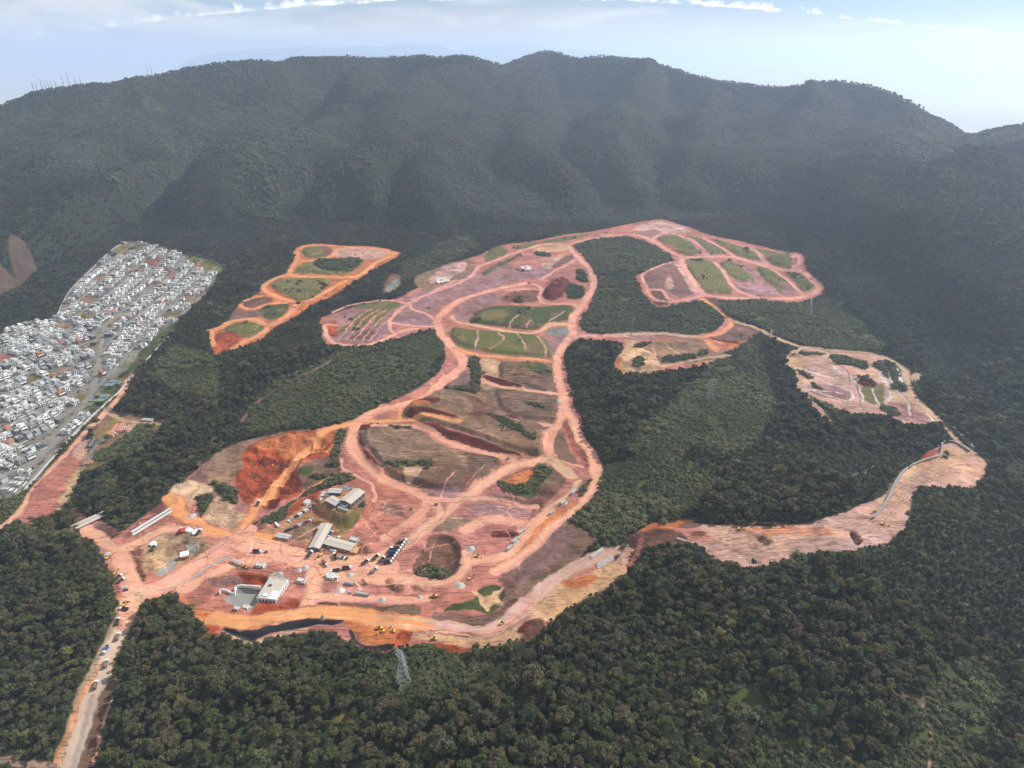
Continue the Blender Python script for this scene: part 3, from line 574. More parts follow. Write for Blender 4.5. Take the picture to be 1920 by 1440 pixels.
# ---- roads of the lower site
for p, wd, c in [
  (A((1120,270),(1142,310),(1200,370),(1290,460),(1340,550),(1340,620),(1290,720),(1220,810),(1162,900),(1152,970),(1160,1040),(1092,1110),(1052,1180),(1025,1270),(1030,1440)), 14, ROADP),
  (A((1120,270),(1300,222),(1500,190),(1700,185),(1850,245),(1930,280)), 13, ROADP), (A((1120,265),(900,267),(700,330),(540,385),(400,440),(350,460),(300,530),(150,610),(0,665),(-200,740)), 11, ROADP),
  (A((1190,395),(1000,500),(880,565)), 9, ROADP),
  (A((760,600),(500,650),(350,690),(180,755),(60,850),(10,930),(20,1010),(80,1100),(150,1170),(210,1240),(200,1330),(60,1425)), 17, ROAD),
  (A((130,880),(150,920),(250,945),(450,985),(700,1022),(850,1022),(980,962),(1100,950),(1150,965)), 11, ROAD), (A((150,1160),(350,1212),(600,1237),(850,1252),(1000,1272)), 11, ROADO),
  (A((1220,800),(1150,777),(1000,777),(900,762),(867,705),(890,655),(600,652)), 8, ROADP), (A((760,600),(850,610),(900,650),(960,612),(1060,562)), 8, ROADP),
  (A((1150,1070),(1250,1050),(1450,1052),(1620,1052)), 9, ROADP), (A((1160,985),(1230,1012),(1400,1050)), 8, PURP),
  (O((1000,760),(925,760),(930,840),(980,890),(1100,912),(1250,902),(1350,870),(1500,800),(1600,790)), 9, ROAD), (O((980,660),(1100,612),(1300,577),(1450,577),(1550,590),(1700,520),(1900,420)), 8, ROADP),
  (O((1550,590),(1450,660),(1400,730),(1420,800),(1480,812),(1600,790)), 7, ROADP), (O((1550,600),(1580,640),(1700,680),(1750,730),(1720,770),(1600,765),(1420,745)), 7, ROADP),
  (H((1740,0),(1600,100),(1500,190),(1350,235),(1200,265),(1080,315),(1000,375),(962,440),(962,530),(1000,620),(1080,700),(1200,790),(1330,852),(1460,905),(1518,955),(1490,1020),(1400,1110),(1230,1220)), 15, ROAD),
  (H((1000,372),(850,400),(720,452),(600,560),(500,690),(400,800),(270,960),(150,1130),(80,1200)), 14, ROADO),
  (H((1050,352),(1200,357),(1500,347),(1650,372),(1750,392)), 9, ROADO), (H((1130,392),(1400,402),(1560,442),(1700,530),(1920,592)), 10, ROAD), (H((1310,255),(1320,340)), 7, ROADO),
  (D((240,680),(400,732),(620,782),(740,810)), 11, ROAD), (D((490,205),(620,252),(860,292),(1060,312)), 8, ROAD), (D((720,518),(860,537),(1060,545)), 9, ROAD),
  (D((1085,-10),(1062,60),(1062,150),(1082,250),(1112,370),(1112,440),(1072,530),(1010,592),(990,680),(1000,780)), 14, ROAD),
  (D((1000,780),(870,830),(720,860),(600,930),(500,1000),(380,1082),(250,1180),(100,1300),(-30,1400),(-200,1500),(-400,1560),(-700,1560)), 16, ROAD),
  (D((1000,800),(1080,860),(1160,940)), 14, CREAM), (D((1020,800),(1250,862)), 4, ROAD),
  (D((1130,440),(1200,560),(1250,680),(1330,790),(1352,900),(1340,1010),(1250,1130),(1150,1220),(1000,1330),(900,1440),(780,1540),(600,1650)), 13, ROAD),
  (D((80,1090),(250,1120),(420,1100),(600,1120),(780,1160),(900,1165)), 9, ROADP), (D((1230,970),(1150,1060),(1000,1170),(850,1300)), 5, CREAM),
  (H((1530,960),(1600,1010),(1620,1060),(1500,1160),(1300,1300)), 10, ROAD), (H((880,640),(880,700),(960,760),(1080,810),(1140,900),(1130,970)), 4, ROADP), (H((890,740),(760,800),(640,860)), 4, ROADO),
  (E((830,60),(900,170),(1000,240),(1150,330),(1330,380),(1500,380),(1700,400)), 17, ROADO), (E((-10,300)if False else (100,310),(250,400),(400,480),(550,430),(750,330),(900,310),(1050,330)), 14, ROAD),
  (E((400,480),(440,620),(500,760),(530,850),(500,930),(470,990)), 18, ROAD), (E((540,850),(700,810),(850,740),(1000,640),(1150,540),(1330,420),(1450,330)), 22, ROAD),
  (E((1330,400),(1600,470),(1900,560),(2200,620),(2600,620)), 26, ROAD), (E((960,800),(1100,720),(1300,620),(1600,560)), 14, ROAD),
  (F((560,1240)if False else (560,1260),(800,1180),(880,1080),(920,980),(900,860),(1000,760),(1200,740)), 16, ROAD), (F((0,1250),(300,1280),(600,1230),(860,1190),(1200,1210),(1500,1250),(1920,1290)), 17, ROADO),
  (F((900,860),(1200,880),(1500,880),(1920,920)), 16, ROAD), (F((930,1060),(1300,1060),(1700,1080),(1920,1060)), 12, ROAD), (G((520,370),(500,480),(400,570),(200,580),(0,560)), 12, ROAD),
  (G((500,420),(700,420),(850,340),(960,190),(1100,80)), 14, ROAD), (G((500,200),(700,130),(960,170)), 14, ROAD),
  (L((-40,1110),(100,1030),(180,940),(250,820),(350,690),(500,530),(620,400),(720,280),(850,160),(960,40),(1000,-20),(1090,-240)), 10, ROAD)]:
    st(2, c, p, wd)
# worn tracks alongside the roads
trk = [q for q in FILL if q[0] == 'L' and q[1] == 2 and q[5] >= 9]
rt = random.Random(3)
for q in trk:
    P = q[3]; w_ = q[5]; T_ = np.gradient(P, axis=0); T_ /= (np.linalg.norm(T_, axis=1, keepdims=True)+1e-6); Nn = np.stack([-T_[:,1], T_[:,0]], 1)
    for s_ in (-1, 1):
        FILL.append(('L', 2, tuple(c*rt.uniform(.66,.8) for c in q[2]), P+Nn*(s_*w_*rt.uniform(.40,.5)), 0.8, 1.7, .3))
    for _ in range(int(w_/5)):
        off = rt.uniform(-.36, .36)*w_
        FILL.append(('L', 2, tuple(c*rt.choice([.8,.86,1.1,1.16]) for c in q[2]), P+Nn*off, 0.7, rt.uniform(.8,1.6), .2))
# random wheel tracks over the bare pads
for zone, nt in ((F((0,560),(560,560),(860,640),(1250,720),(1900,560),(1960,1040),(900,1080),(700,840),(500,780),(0,800)), 70), (D((0,1050),(400,1080),(860,1200),(850,1320),(500,1440),(-200,1440),(-400,1200)), 40),
                 (A((-400,850),(0,640),(700,480),(880,620),(450,690),(100,800)), 30), (X((1260,985),(1500,985),(1640,945),(1800,850),(1820,890),(1700,960),(1600,1020),(1400,1050),(1240,1008)), 36), (E((200,350),(900,180),(1150,330),(1350,420),(700,760),(540,820)), 30)):
    Z_ = poly(zone); lo, hi = Z_.min(0), Z_.max(0)
    for _ in range(nt):
        a0 = np.array([rt.uniform(lo[0], hi[0]), rt.uniform(lo[1], hi[1])])
        if not inside(a0[:1], a0[1:], Z_)[0]: continue
        an = rt.uniform(0, 6.3); kk = rt.uniform(-.03, .03); pts = [a0]
        for _s in range(rt.randint(6, 16)): an += kk*5; pts.append(pts[-1]+5*np.array([math.cos(an), math.sin(an)]))
        g_ = rt.choice([.86,.94,1.04,1.08]); pc = (PINK, ROAD, ROAD)[rt.randint(0, 2)]
        FILL.append(('L', 1, tuple(v*g_ for v in pc), np.array(pts), 0.8, rt.choice([.7,.9,1.3]), .3))
# ---- west: pink pad, sand tracks
fl(1, PINK, L((170,1000),(230,850),(330,700),(450,600),(570,470),(620,410),(720,370),(720,470),(690,530),(640,600),(600,680),(520,770),(470,900),(440,960),(400,990),(200,1012)), 3, vary=.16)
fl(1, BEIGE, L((640,600),(700,560),(660,640),(600,780),(560,880),(480,950),(450,930),(520,770)), 4); fl(1, PALE, L((620,420),(720,370),(720,450),(690,520),(600,500)), 4)
fl(1, PINK, L((110,1020),(200,1010),(330,1080),(300,1095),(200,1060)), 3)
fl(1, TAND, L((560,900),(640,940),(700,1010),(780,1010),(640,1090),(600,1000)), 4, vary=.3)
fl(3, OLIVE, L((700,560),(780,540),(770,590),(700,600)), 4); fl(3, OLIVE, L((880,230),(1000,190),(900,340),(820,420),(740,440),(800,340)), 4, vary=.3)
for p, wd, c in [(L((880,110),(960,185),(1100,225),(1300,240)), 7, BEIGE),(L((1110,232),(1060,300),(900,430),(800,470),(700,570),(630,690),(560,830)), 5, BEIGE),(L((880,345),(830,380),(740,480),(690,560)), 5, GREY),
   (X((640,660),(600,688),(555,708),(510,735),(470,765),(455,790)), 6, PBRN),(X((510,735),(560,712),(640,705),(720,690),(800,665)), 2.5, PBRN),(M((1170,930),(1200,1050),(1208,1200),(1205,1500)), 2.6, c8(168,136,116)),(M((1060,890),(1120,930),(1180,940)), 7, c8(120,100,84)),
   (M((80,1230),(300,1290),(500,1330),(700,1430)), 2.5, OLIVE),(X((1185,520),(1192,570),(1182,628)), 2.5, TAN),(K((500,1460),(560,1260),(600,1130),(585,1060),(610,1040),(630,1055),(608,1110)), 3, ROAD),(X((1645,870),(1580,900)), 2, TAN)]:
    st(1, c, p, wd)
# asphalt road, bottom left
fl(3, TAND, K((400,1460),(470,1260),(600,950),(655,965),(600,1130),(520,1350),(490,1470)), 2, vary=.25)
st(1, BEIGE, K((330,1480),(420,1235),(500,1035),(600,805),(670,665),(712,565),(738,480)), 17, 2.5); st(6, c8(214,184,162), K((360,1480),(440,1235),(515,1035),(608,805),(676,665),(714,570)), 11)
st(6, c8(176,156,146), K((385,1480),(455,1240),(525,1040)), 4, 2); st(1, ROADO, K((290,1440),(380,1230),(450,1080),(520,940),(560,860)), 3)
st(6, CONC, K((400,1460),(500,1200),(590,960)), 1.6); st(1, c8(160,126,110), K((-20,1385),(150,1420),(290,1435)), 5)
st(1, ROAD, E((470,880),(480,960),(440,1100)), 12)
# ---- town
TOWNP = X((-260,740),(-100,668),(0,625),(60,600),(100,598),(130,545),(175,500),(215,465),(245,452),(300,462),(350,478),(398,490),(410,510),(390,545),(360,580),(330,607),(285,655),(240,705),(190,770),(125,830),(55,915),(0,940),(-100,980),(-260,1010))
fl(5, TOWN, TOWNP, 2, vary=.3)
fl(3, GRASD, X((190,735),(240,690),(262,660),(322,605),(332,612),(265,683),(220,728),(185,765),(165,770)), 2, vary=.3); fl(3, GRASS, X((345,476),(395,488),(420,502),(405,512),(360,490)), 2, vary=.3); fl(3, OLIVE, T((980,90),(1120,80),(1160,110),(1000,170),(900,180)), 2, vary=.3)
for i, p in enumerate([T((1190,222),(1300,192),(1362,230),(1250,262)),T((1060,272),(1140,252),(1150,308),(1080,320)),T((1330,262),(1440,322),(1440,350),(1390,350)),T((660,502),(770,522),(720,572),(640,550)),T((600,622),(770,652),(720,700),(630,660)),
     T((460,712),(620,742),(520,780)),T((870,712),(990,672),(910,760)),T((440,852),(530,882),(540,940),(470,900)),T((670,912),(820,872),(800,930),(690,960)),T((480,1092),(620,1092),(580,1130),(500,1142)),T((600,1312),(720,1302),(640,1382)),
     T((1520,510),(1650,510),(1620,550),(1540,560)),T((1350,650),(1480,630),(1440,680),(1360,690)),T((-40,980),(80,980),(60,1040),(-40,1050)),T((230,1160),(320,1150),(300,1210),(240,1210)),T((790,350),(860,330),(850,370),(800,390)),T((1580,230),(1660,250),(1680,280),(1600,270))]):
    fl(1 if i in (0,2,7,13,15,16) else 3, PINKD if i in (0,2,7,13,16) else (TAN if i % 2 else OLIVE), p, 1.5, vary=.25)
VAC = [q[3] for q in FILL[-17:]]+[q[3] for q in FILL[-20:-17]]
AVEN = [(T((-60,2100),(120,1990),(350,1800),(560,1530),(740,1310),(795,1080),(840,850),(862,740)), 8), (T((862,740),(950,680),(1100,560),(1210,450),(1240,400)), 7), (T((640,960),(860,820)), 6), (T((1210,700),(1340,620),(1420,500),(1510,360)), 7),
        (T((700,640),(800,560),(940,450),(1060,340)), 6), (T((440,850),(520,800),(600,740)), 6), (T((-40,1480),(300,1290),(560,1190),(760,1100)), 6), (T((560,480),(700,400),(840,290),(1000,220)), 6), (T((-40,1260),(200,1130),(420,1010)), 5), (T((-40,1100),(300,950),(420,850)), 5),
        (T((860,970),(1000,900),(1230,760),(1340,620)), 5), (T((400,1600),(560,1450),(620,1400)), 5), (T((-40,1700),(180,1580),(400,1470),(600,1320)), 5), (T((1430,720),(1560,560),(1640,400)), 4)]
AVL = []
for p, wd in AVEN:
    st(6, ASPH, p, wd); AVL.append((FILL[-1][3], wd))
# house rows of the town
TOWN_P = poly(TOWNP, 2)
LOWER_P = unproj(X((-260,740),(-100,668),(0,625),(60,600),(100,598),(150,612),(192,640),(186,690),(160,742),(128,792),(80,858),(30,902),(-60,930),(-260,1010)))
def rows_of(area, a, b, sp, gap, seed):
    r_ = random.Random(seed); p0, p1 = unproj([a, b]); d = (p1-p0)/np.linalg.norm(p1-p0); n = np.array([-d[1], d[0]])
    out = []; off = -420; k = 0
    while off < 420:
        cand = []
        for t in np.arange(-700, 700, sp): cand.append(p0+d*(t+r_.uniform(-1.3,1.3))+n*(off+r_.uniform(-2.2,2.2)+9*math.sin(t/90+off*.01)))
        cand = np.array(cand); ok = sdist(cand[:,0], cand[:,1], TOWN_P) > 7
        low = inside(cand[:,0], cand[:,1], LOWER_P); ok &= low if area == 'lower' else ~low
        for V in VAC: ok &= sdist(cand[:,0], cand[:,1], V) < -3
        for P, wd in AVL[:2]: ok &= seg_dist(cand[:,0], cand[:,1], P, False) > wd/2+4.5
        for V in (unproj(T((830,1260),(1000,1090),(1180,940),(1250,900),(1000,1270),(800,1440),(730,1420))),): ok &= sdist(cand[:,0], cand[:,1], V) < -1
        px_ = to_px(cand[:,0], cand[:,1], np.zeros(len(cand))); ok &= (px_[0] > -25)
        c2 = [tuple(c) for c, o_ in zip(cand, ok) if o_ and r_.random() > .10]
        if c2: out.append((k, off, c2))
        if k % 2 == 0:     # a street on one side of every second row
            q = np.array([p0+d*t+n*(off-gap*.62+9*math.sin(t/90+off*.01)) for t in np.arange(-700, 700, 12)]); m = sdist(q[:,0], q[:,1], TOWN_P) > 2; m &= (inside(q[:,0], q[:,1], LOWER_P) if area == 'lower' else ~inside(q[:,0], q[:,1], LOWER_P))
            run = []
            for qq, mm in list(zip(q, m))+[(None, False)]:
                if mm: run.append(qq)
                else:
                    if len(run) > 2: FILL.append(('L', 6, ASPH, np.array(run), 1.0, 5.5, .1))
                    run = []
        off += gap*(1.32 if k % 2 else .86); k += 1
    return out, math.atan2(d[1], d[0])
ROWS_LOW, ANG_LOW = rows_of('lower', (0,770), (180,690), 10.8, 19.5, 1)
ROWS_UP, ANG_UP = rows_of('upper', (205,650), (345,520), 11.2, 20.0, 2)
print('houses', sum(len(r[2]) for r in ROWS_LOW+ROWS_UP))
# ---------------------------------------------------------------- evaluate surface at points
MAIN_P = poly(MAIN)
def eval_cls(x, y, colours=True):
    n = len(x)
    wx = x + (fbm(x, y, 26, 3, 41)*3.2 + fbm(x, y, 5, 2, 42)*1.3); wy = y + (fbm(x, y, 26, 3, 43)*3.2 + fbm(x, y, 5, 2, 44)*1.3)
    cls = np.zeros(n, np.int8); col = np.tile(np.array(FLOOR), (n, 1))
    g = fbm(x, y, 160, 4, 77)
    col *= (1+0.25*g)[:,None]
    for ly in FILL:
        kind, c, colr, P, soft, extra, vary = ly
        idx = sub(wx, wy, P, soft+(extra/2 if kind == 'L' else 0)+2)
        if len(idx) == 0: continue
        X_, Y_ = wx[idx], wy[idx]
        if kind == 'P': s_ = sdist(X_, Y_, P)
        else: s_ = extra/2 - seg_dist(X_, Y_, P, False)
        if c == 4 and soft >= 5: s_ = s_ + fbm(X_, Y_, 70, 3, 404)*16
        m = s_ > -soft/2
        idx = idx[m]; s_ = s_[m]
        if len(idx) == 0: continue
        a = sstep(-soft/2, soft/2, s_)
        cls[idx[s_ > 0]] = c
        if colours:
            xs, ys = x[idx], y[idx]
            k = 1 + vary*(fbm(xs, ys, 16, 5, c*7+3, .62)*2.3 + fbm(xs, ys, 70, 3, c+60)*1.3)
            cc = np.array(colr)[None,:]*k[:,None]
            if kind == 'P' and extra:
                ang, sp = extra; an = R(ang)
                t = (-math.sin(an)*xs+math.cos(an)*ys + fbm(xs, ys, 60, 2, 13)*9)/sp
                fr = np.abs((t % 1.0)-0.5)*2
                on = sstep(.72, .92, fr)*sstep(0.35, 0.55, vn(xs, ys, 26, 88))
                dk = sstep(.2, .0, np.abs(fr-.62))
                tgt = np.array(BEIGE if sp > 5 else PALE)
                cc = cc*(1-0.25*dk)[:,None]; cc = cc*(1-0.55*on[:,None]) + tgt[None,:]*0.55*on[:,None]
            if c == 1:
                hs = fbm(xs, ys, 90, 3, 203)*.9; cc = cc*np.stack([1+.05*hs, 1-.05*hs, 1-.28*hs], 1)
                sc = sstep(.56, .75, ridged(xs+6*fbm(xs,ys,20,2,8), ys, 34, 3, 205)); cc = cc*(1+.20*(sc-.3))[:,None]; sc = sstep(.62, .80, ridged(xs*.8+ys*.6+5*fbm(xs,ys,20,2,18), (ys*.8-xs*.6)*.35, 17, 2, 207)); cc = cc*(1-.22*sc)[:,None]
            if c in (1, 3) and colr in (TAN, TAND, OLIVE, PBRN, CREAM, PURP):
                sp_t = .60 if colr in (TAN, TAND) else .68
                spt = sstep(sp_t, sp_t+.08, vn(xs*.45+ys*.2, ys, 9, 95)*.55+vn(xs, ys, 3.2, 96)*.45)*sstep(.3, .55, vn(xs, ys, 60, 97))
                tg = np.array(c8(92,78,58) if colr in (TAN, TAND, OLIVE) else BROWN); cc = cc*(1-.5*spt[:,None])+tg[None,:]*.5*spt[:,None]
            if c == 3:
                pt = sstep(.60, .78, vn(xs, ys, 17, 91)*0.6+vn(xs, ys, 5, 92)*0.4)
                cc = cc*(1-0.5*pt[:,None])+np.array(TAN)[None,:]*0.5*pt[:,None]
            col[idx] = col[idx]*(1-a[:,None]) + np.clip(cc, .004, .9)*a[:,None]
    return cls, col
# ---------------------------------------------------------------- earthwork relief
FEAT = []
def plat(pts, h, w, out=False): FEAT.append(('P', poly(pts), h, w, out))
def rough(pts, amp, wl): FEAT.append(('R', poly(pts), amp, wl, 0))
def bank(pts, h, w): FEAT.append(('B', line(pts), h, w, 0))
plat(F((985,245),(1080,190),(1180,150),(1375,240),(1215,368),(1050,292)), 9, 13, True)
plat(PIT, -5, 9); plat(P1, 7, 8)
plat(D((610,275),(800,295),(1045,335),(1065,420),(1055,515),(960,522),(760,495),(640,440),(590,340)), 4, 9)
plat(D((640,75),(830,77),(1005,105),(1015,292),(860,272),(640,214),(620,150)), 4, 9)
plat(D((100,550),(0,510),(-100,440),(60,330),(240,300),(420,330),(620,450),(780,530),(980,570),(960,760),(870,780),(700,750),(400,640),(230,590)), 8, 8)
plat(A((110,1010),(150,975),(350,1000),(720,1030),(900,1060),(970,1150),(985,1235),(700,1225),(330,1180),(120,1090)), 5, 12)
plat(A((280,910),(400,820),(550,790),(860,800),(1130,785),(1165,820),(1150,900),(880,1000),(450,970),(290,945)), 5, 14)
for p in [B((570,350),(800,370),(930,590),(720,595),(610,440)),B((365,195),(530,168),(705,300),(560,310)),B((560,175),(720,195),(900,300),(745,310)),B((770,190),(1060,270),(1160,355),(960,310)),B((1060,265),(1380,320),(1380,415),(1220,385)),
          B((835,370),(960,370),(1110,515),(930,480)),B((1110,405),(1290,450),(1440,600),(1220,540)),O((740,205),(900,166),(972,190),(830,256)),O((690,350),(850,284),(1190,265),(1070,376)),O((508,460),(850,408),(960,440),(705,580)),O((140,810),(300,737),(460,772),(260,830))]: plat(p, 4, 10)
plat(H((200,560),(520,450),(840,450),(845,540),(650,650),(560,720),(590,870),(420,960),(330,1030),(170,970),(82,780),(150,600)), -9, 22)
rough(H((190,548),(520,442),(700,432),(845,540),(650,650),(590,870),(420,960),(330,1030),(170,970),(82,780),(150,600)), 9, 26)
rough(E((830,60),(1180,0),(1450,230),(1340,358),(1095,245),(900,160)), 4, 24); rough(E((470,440),(700,360),(1150,430),(900,640),(640,760),(480,600)), 2.2, 12)
rough(O((92,835),(300,862),(210,940),(75,960)), 3, 12); rough(G((1000,870),(1080,880),(960,1010),(860,950)), 3, 12); rough(G((-20,1090),(-60,1000),(60,910),(130,920),(40,1050)), 3, 10)
plat(F((1560,940),(1700,930),(1725,970),(1680,1015),(1600,1005)), 4, 8); plat(F((1320,890),(1390,880),(1400,940),(1350,950)), 3.5, 6); plat(F((1790,940),(1880,930),(1900,980),(1800,990)), 3.5, 7)
plat(F((960,1085),(1300,1100),(1560,1130),(1850,1130),(1860,1235),(1700,1245),(1400,1205),(1030,1165)), 0.1, 5)
plat(E((1150,750),(1200,720),(1380,700),(1400,760),(1300,800),(1170,810)), 6, 9); plat(F((200,850),(320,840),(480,860),(500,930),(430,962),(240,966)), -5, 6)
plat(A((930,610),(1050,540),(1135,580),(1110,640),(1060,720),(960,750),(895,705)), 9, 16); rough(A((930,610),(1135,580),(1060,720),(895,705)), 3, 14)
plat(F((170,1010),(240,980),(430,985),(420,1080),(330,1170),(260,1160),(100,1090)), -3, 3)
plat(Q((1085,648),(1125,648),(1158,702),(1118,712)), -5, 4); plat(Q((650,670),(720,670),(750,710),(700,718)), 4, 6); plat(RR((662,375),(690,345),(800,400),(800,425),(740,424)), 4, 6)
plat(G((1100,260),(1240,150),(1440,262),(1000,665),(850,775),(640,822),(800,740),(770,600)), 5, 26)
for p, h_, w_ in [(D((80,555),(220,598),(520,688),(790,790)), 5, 7),(D((500,185),(640,220),(800,268)), 4, 6),(H((1360,312),(1500,305),(1750,375)), 4, 5),(H((1030,450),(1060,560),(1100,640),(1185,730)), 4, 5),
                  (D((940,1060),(1130,980)), 4, 8),(D((650,1100),(960,1120)), 3, 6),(RR((150,180),(300,130),(760,175)), 2, 5),(E((1140,745),(1160,800),(1240,830)), 3, 5),(G((880,930),(1020,880)), 4, 8)]: bank(p, h_, w_)
for k in range(7): bank(G((850+70*k,690-75*k),(640+70*k,880-75*k)), 0.0, 3)
plat(NET1, -7, 9); plat(NET2, -6, 8)
MAINEDGE = MAIN_P
def Hf(x, y):
    x = np.atleast_1d(np.asarray(x, float)); y = np.atleast_1d(np.asarray(y, float))
    z = base_h(x, y)
    for k, P, h, w_, out in FEAT:
        if h == 0: continue
        idx = sub(x, y, P, w_*2.2+3)
        if len(idx) == 0: continue
        X_, Y_ = x[idx], y[idx]
        if k == 'P':
            s_ = sdist(X_, Y_, P)
            z[idx] += h*(sstep(-w_, 0, s_) if out else sstep(0, w_, s_))
        elif k == 'R':
            s_ = sstep(0, 8, sdist(X_, Y_, P)); z[idx] += s_*h*(ridged(X_, Y_, w_, 3, 51)-.55)*1.4
        else:
            d = seg_dist(X_, Y_, P, False); z[idx] += h*np.exp(-(d/w_)**2)
    return z
# micro relief only for the terrain sheet
def micro(x, y, cls):
    soil = np.isin(cls, (1, 2)); amp = np.where(cls == 1, 0.9, np.where(cls == 2, 0.25, np.where(cls == 3, .5, 0.25)))
    return amp*(fbm(x, y, 16, 3, 61)) + np.where(soil, 0.15, .1)*fbm(x, y, 4, 2, 62)

# ---------------------------------------------------------------- ground materials
def simple(name, col, rough=0.8, metal=0.0, spec=0.3, var=0.0, scale=1.0, bump=0.0):
    m = bpy.data.materials.new(name); m.use_nodes = True; t = m.node_tree; t.nodes.clear(); N = NT(t)
    pos = N.n('ShaderNodeTexCoord').outputs['Object']
    if var > 0:
        nz = N.noise(pos, scale, 4, 0.6)
        c = N.mix(nz, (*[v*(1-var) for v in col], 1), (*[min(1, v*(1+var)) for v in col], 1))
    else: c = None
    b = N.n('ShaderNodeBsdfPrincipled', ins={'Roughness': rough, 'Metallic': metal, 'Specular IOR Level': spec})
    if c is None: b.inputs['Base Color'].default_value = (*col, 1)
    else: t.links.new(c, b.inputs['Base Color'])
    if bump > 0:
        bp = N.n('ShaderNodeBump', ins={'Strength': 1.0, 'Distance': bump, 'Height': N.noise(pos, scale*3, 3)}); t.links.new(bp.outputs[0], b.inputs['Normal'])
    N.n('ShaderNodeOutputMaterial', ins={0: b.outputs[0]})
    return m
def ground_mat(name, nscale, namp, bump, streak=0):
    m = bpy.data.materials.new(name); m.use_nodes = True; t = m.node_tree; t.nodes.clear(); N = NT(t)
    at = N.n('ShaderNodeAttribute', attribute_name='surf').outputs['Color']
    pos = N.n('ShaderNodeNewGeometry').outputs['Position']
    f1 = N.noise(pos, nscale, 5, 0.65); f2 = N.noise(pos, nscale*6, 3, 0.6)
    k = N.m('ADD', N.m('MULTIPLY', N.m('SUBTRACT', f1, 0.5), namp*2.4), N.m('MULTIPLY', N.m('SUBTRACT', f2, 0.5), namp*2.0))
    k = N.m('ADD', k, 1.0)
    hgt = N.m('ADD', f1, N.m('MULTIPLY', f2, .5))
    if streak > 0:
        low = N.noise(pos, .009, 2); st_ = None
        for i, an in enumerate((25, 78, 140)):
            mp = N.n('ShaderNodeMapping', ins={'Vector': pos, 'Rotation': (0, 0, R(an)), 'Scale': (.028, .42, 1)}).outputs[0]
            q = N.noise(mp, 1.0, 4, .6, .3)
            if st_ is None: st_ = q
            else:
                f = N.m('MULTIPLY', N.m('SUBTRACT', low, .43 if i == 1 else .54), 30.0, clamp=True)
                st_ = N.m('ADD', N.m('MULTIPLY', st_, N.m('SUBTRACT', 1.0, f)), N.m('MULTIPLY', q, f))
        dk = N.m('MULTIPLY', N.m('SUBTRACT', st_, .54), 8.0, clamp=True); lt = N.m('MULTIPLY', N.m('SUBTRACT', .45, st_), 8.0, clamp=True)
        blot = N.m('MULTIPLY', N.m('SUBTRACT', N.noise(pos, .035, 6, .72), .56), 9.0, clamp=True)
        k = N.m('ADD', k, N.m('SUBTRACT', N.m('MULTIPLY', lt, .20*streak), N.m('ADD', N.m('MULTIPLY', dk, .34*streak), N.m('MULTIPLY', blot, .20*streak))))
        hgt = N.m('SUBTRACT', hgt, N.m('MULTIPLY', dk, .6))
    k = N.m('MAXIMUM', k, .15)
    mul = N.n('ShaderNodeVectorMath', operation='SCALE', ins={0: at, 'Scale': k}).outputs[0]
    bp = N.n('ShaderNodeBump', ins={'Strength': 1.0, 'Distance': bump, 'Height': hgt})
    b = N.n('ShaderNodeBsdfPrincipled', ins={'Base Color': mul, 'Roughness': 0.92, 'Specular IOR Level': 0.15, 'Normal': bp.outputs[0]})
    N.n('ShaderNodeOutputMaterial', ins={0: b.outputs[0]})
    return m
MG = {0: ground_mat('forest_floor', .25, .3, .5), 1: ground_mat('bare_soil', .12, .24, 1.2, .75), 2: ground_mat('packed_dirt', .16, .14, .4, .35), 3: ground_mat('mown_grass', .3, .3, .6, .55), 4: ground_mat('scrub_floor', .4, .4, 1.2),
      5: ground_mat('town_paving', .3, .25, .2), 6: ground_mat('asphalt', .3, .1, .1), 7: ground_mat('netting', .5, .2, .4)}

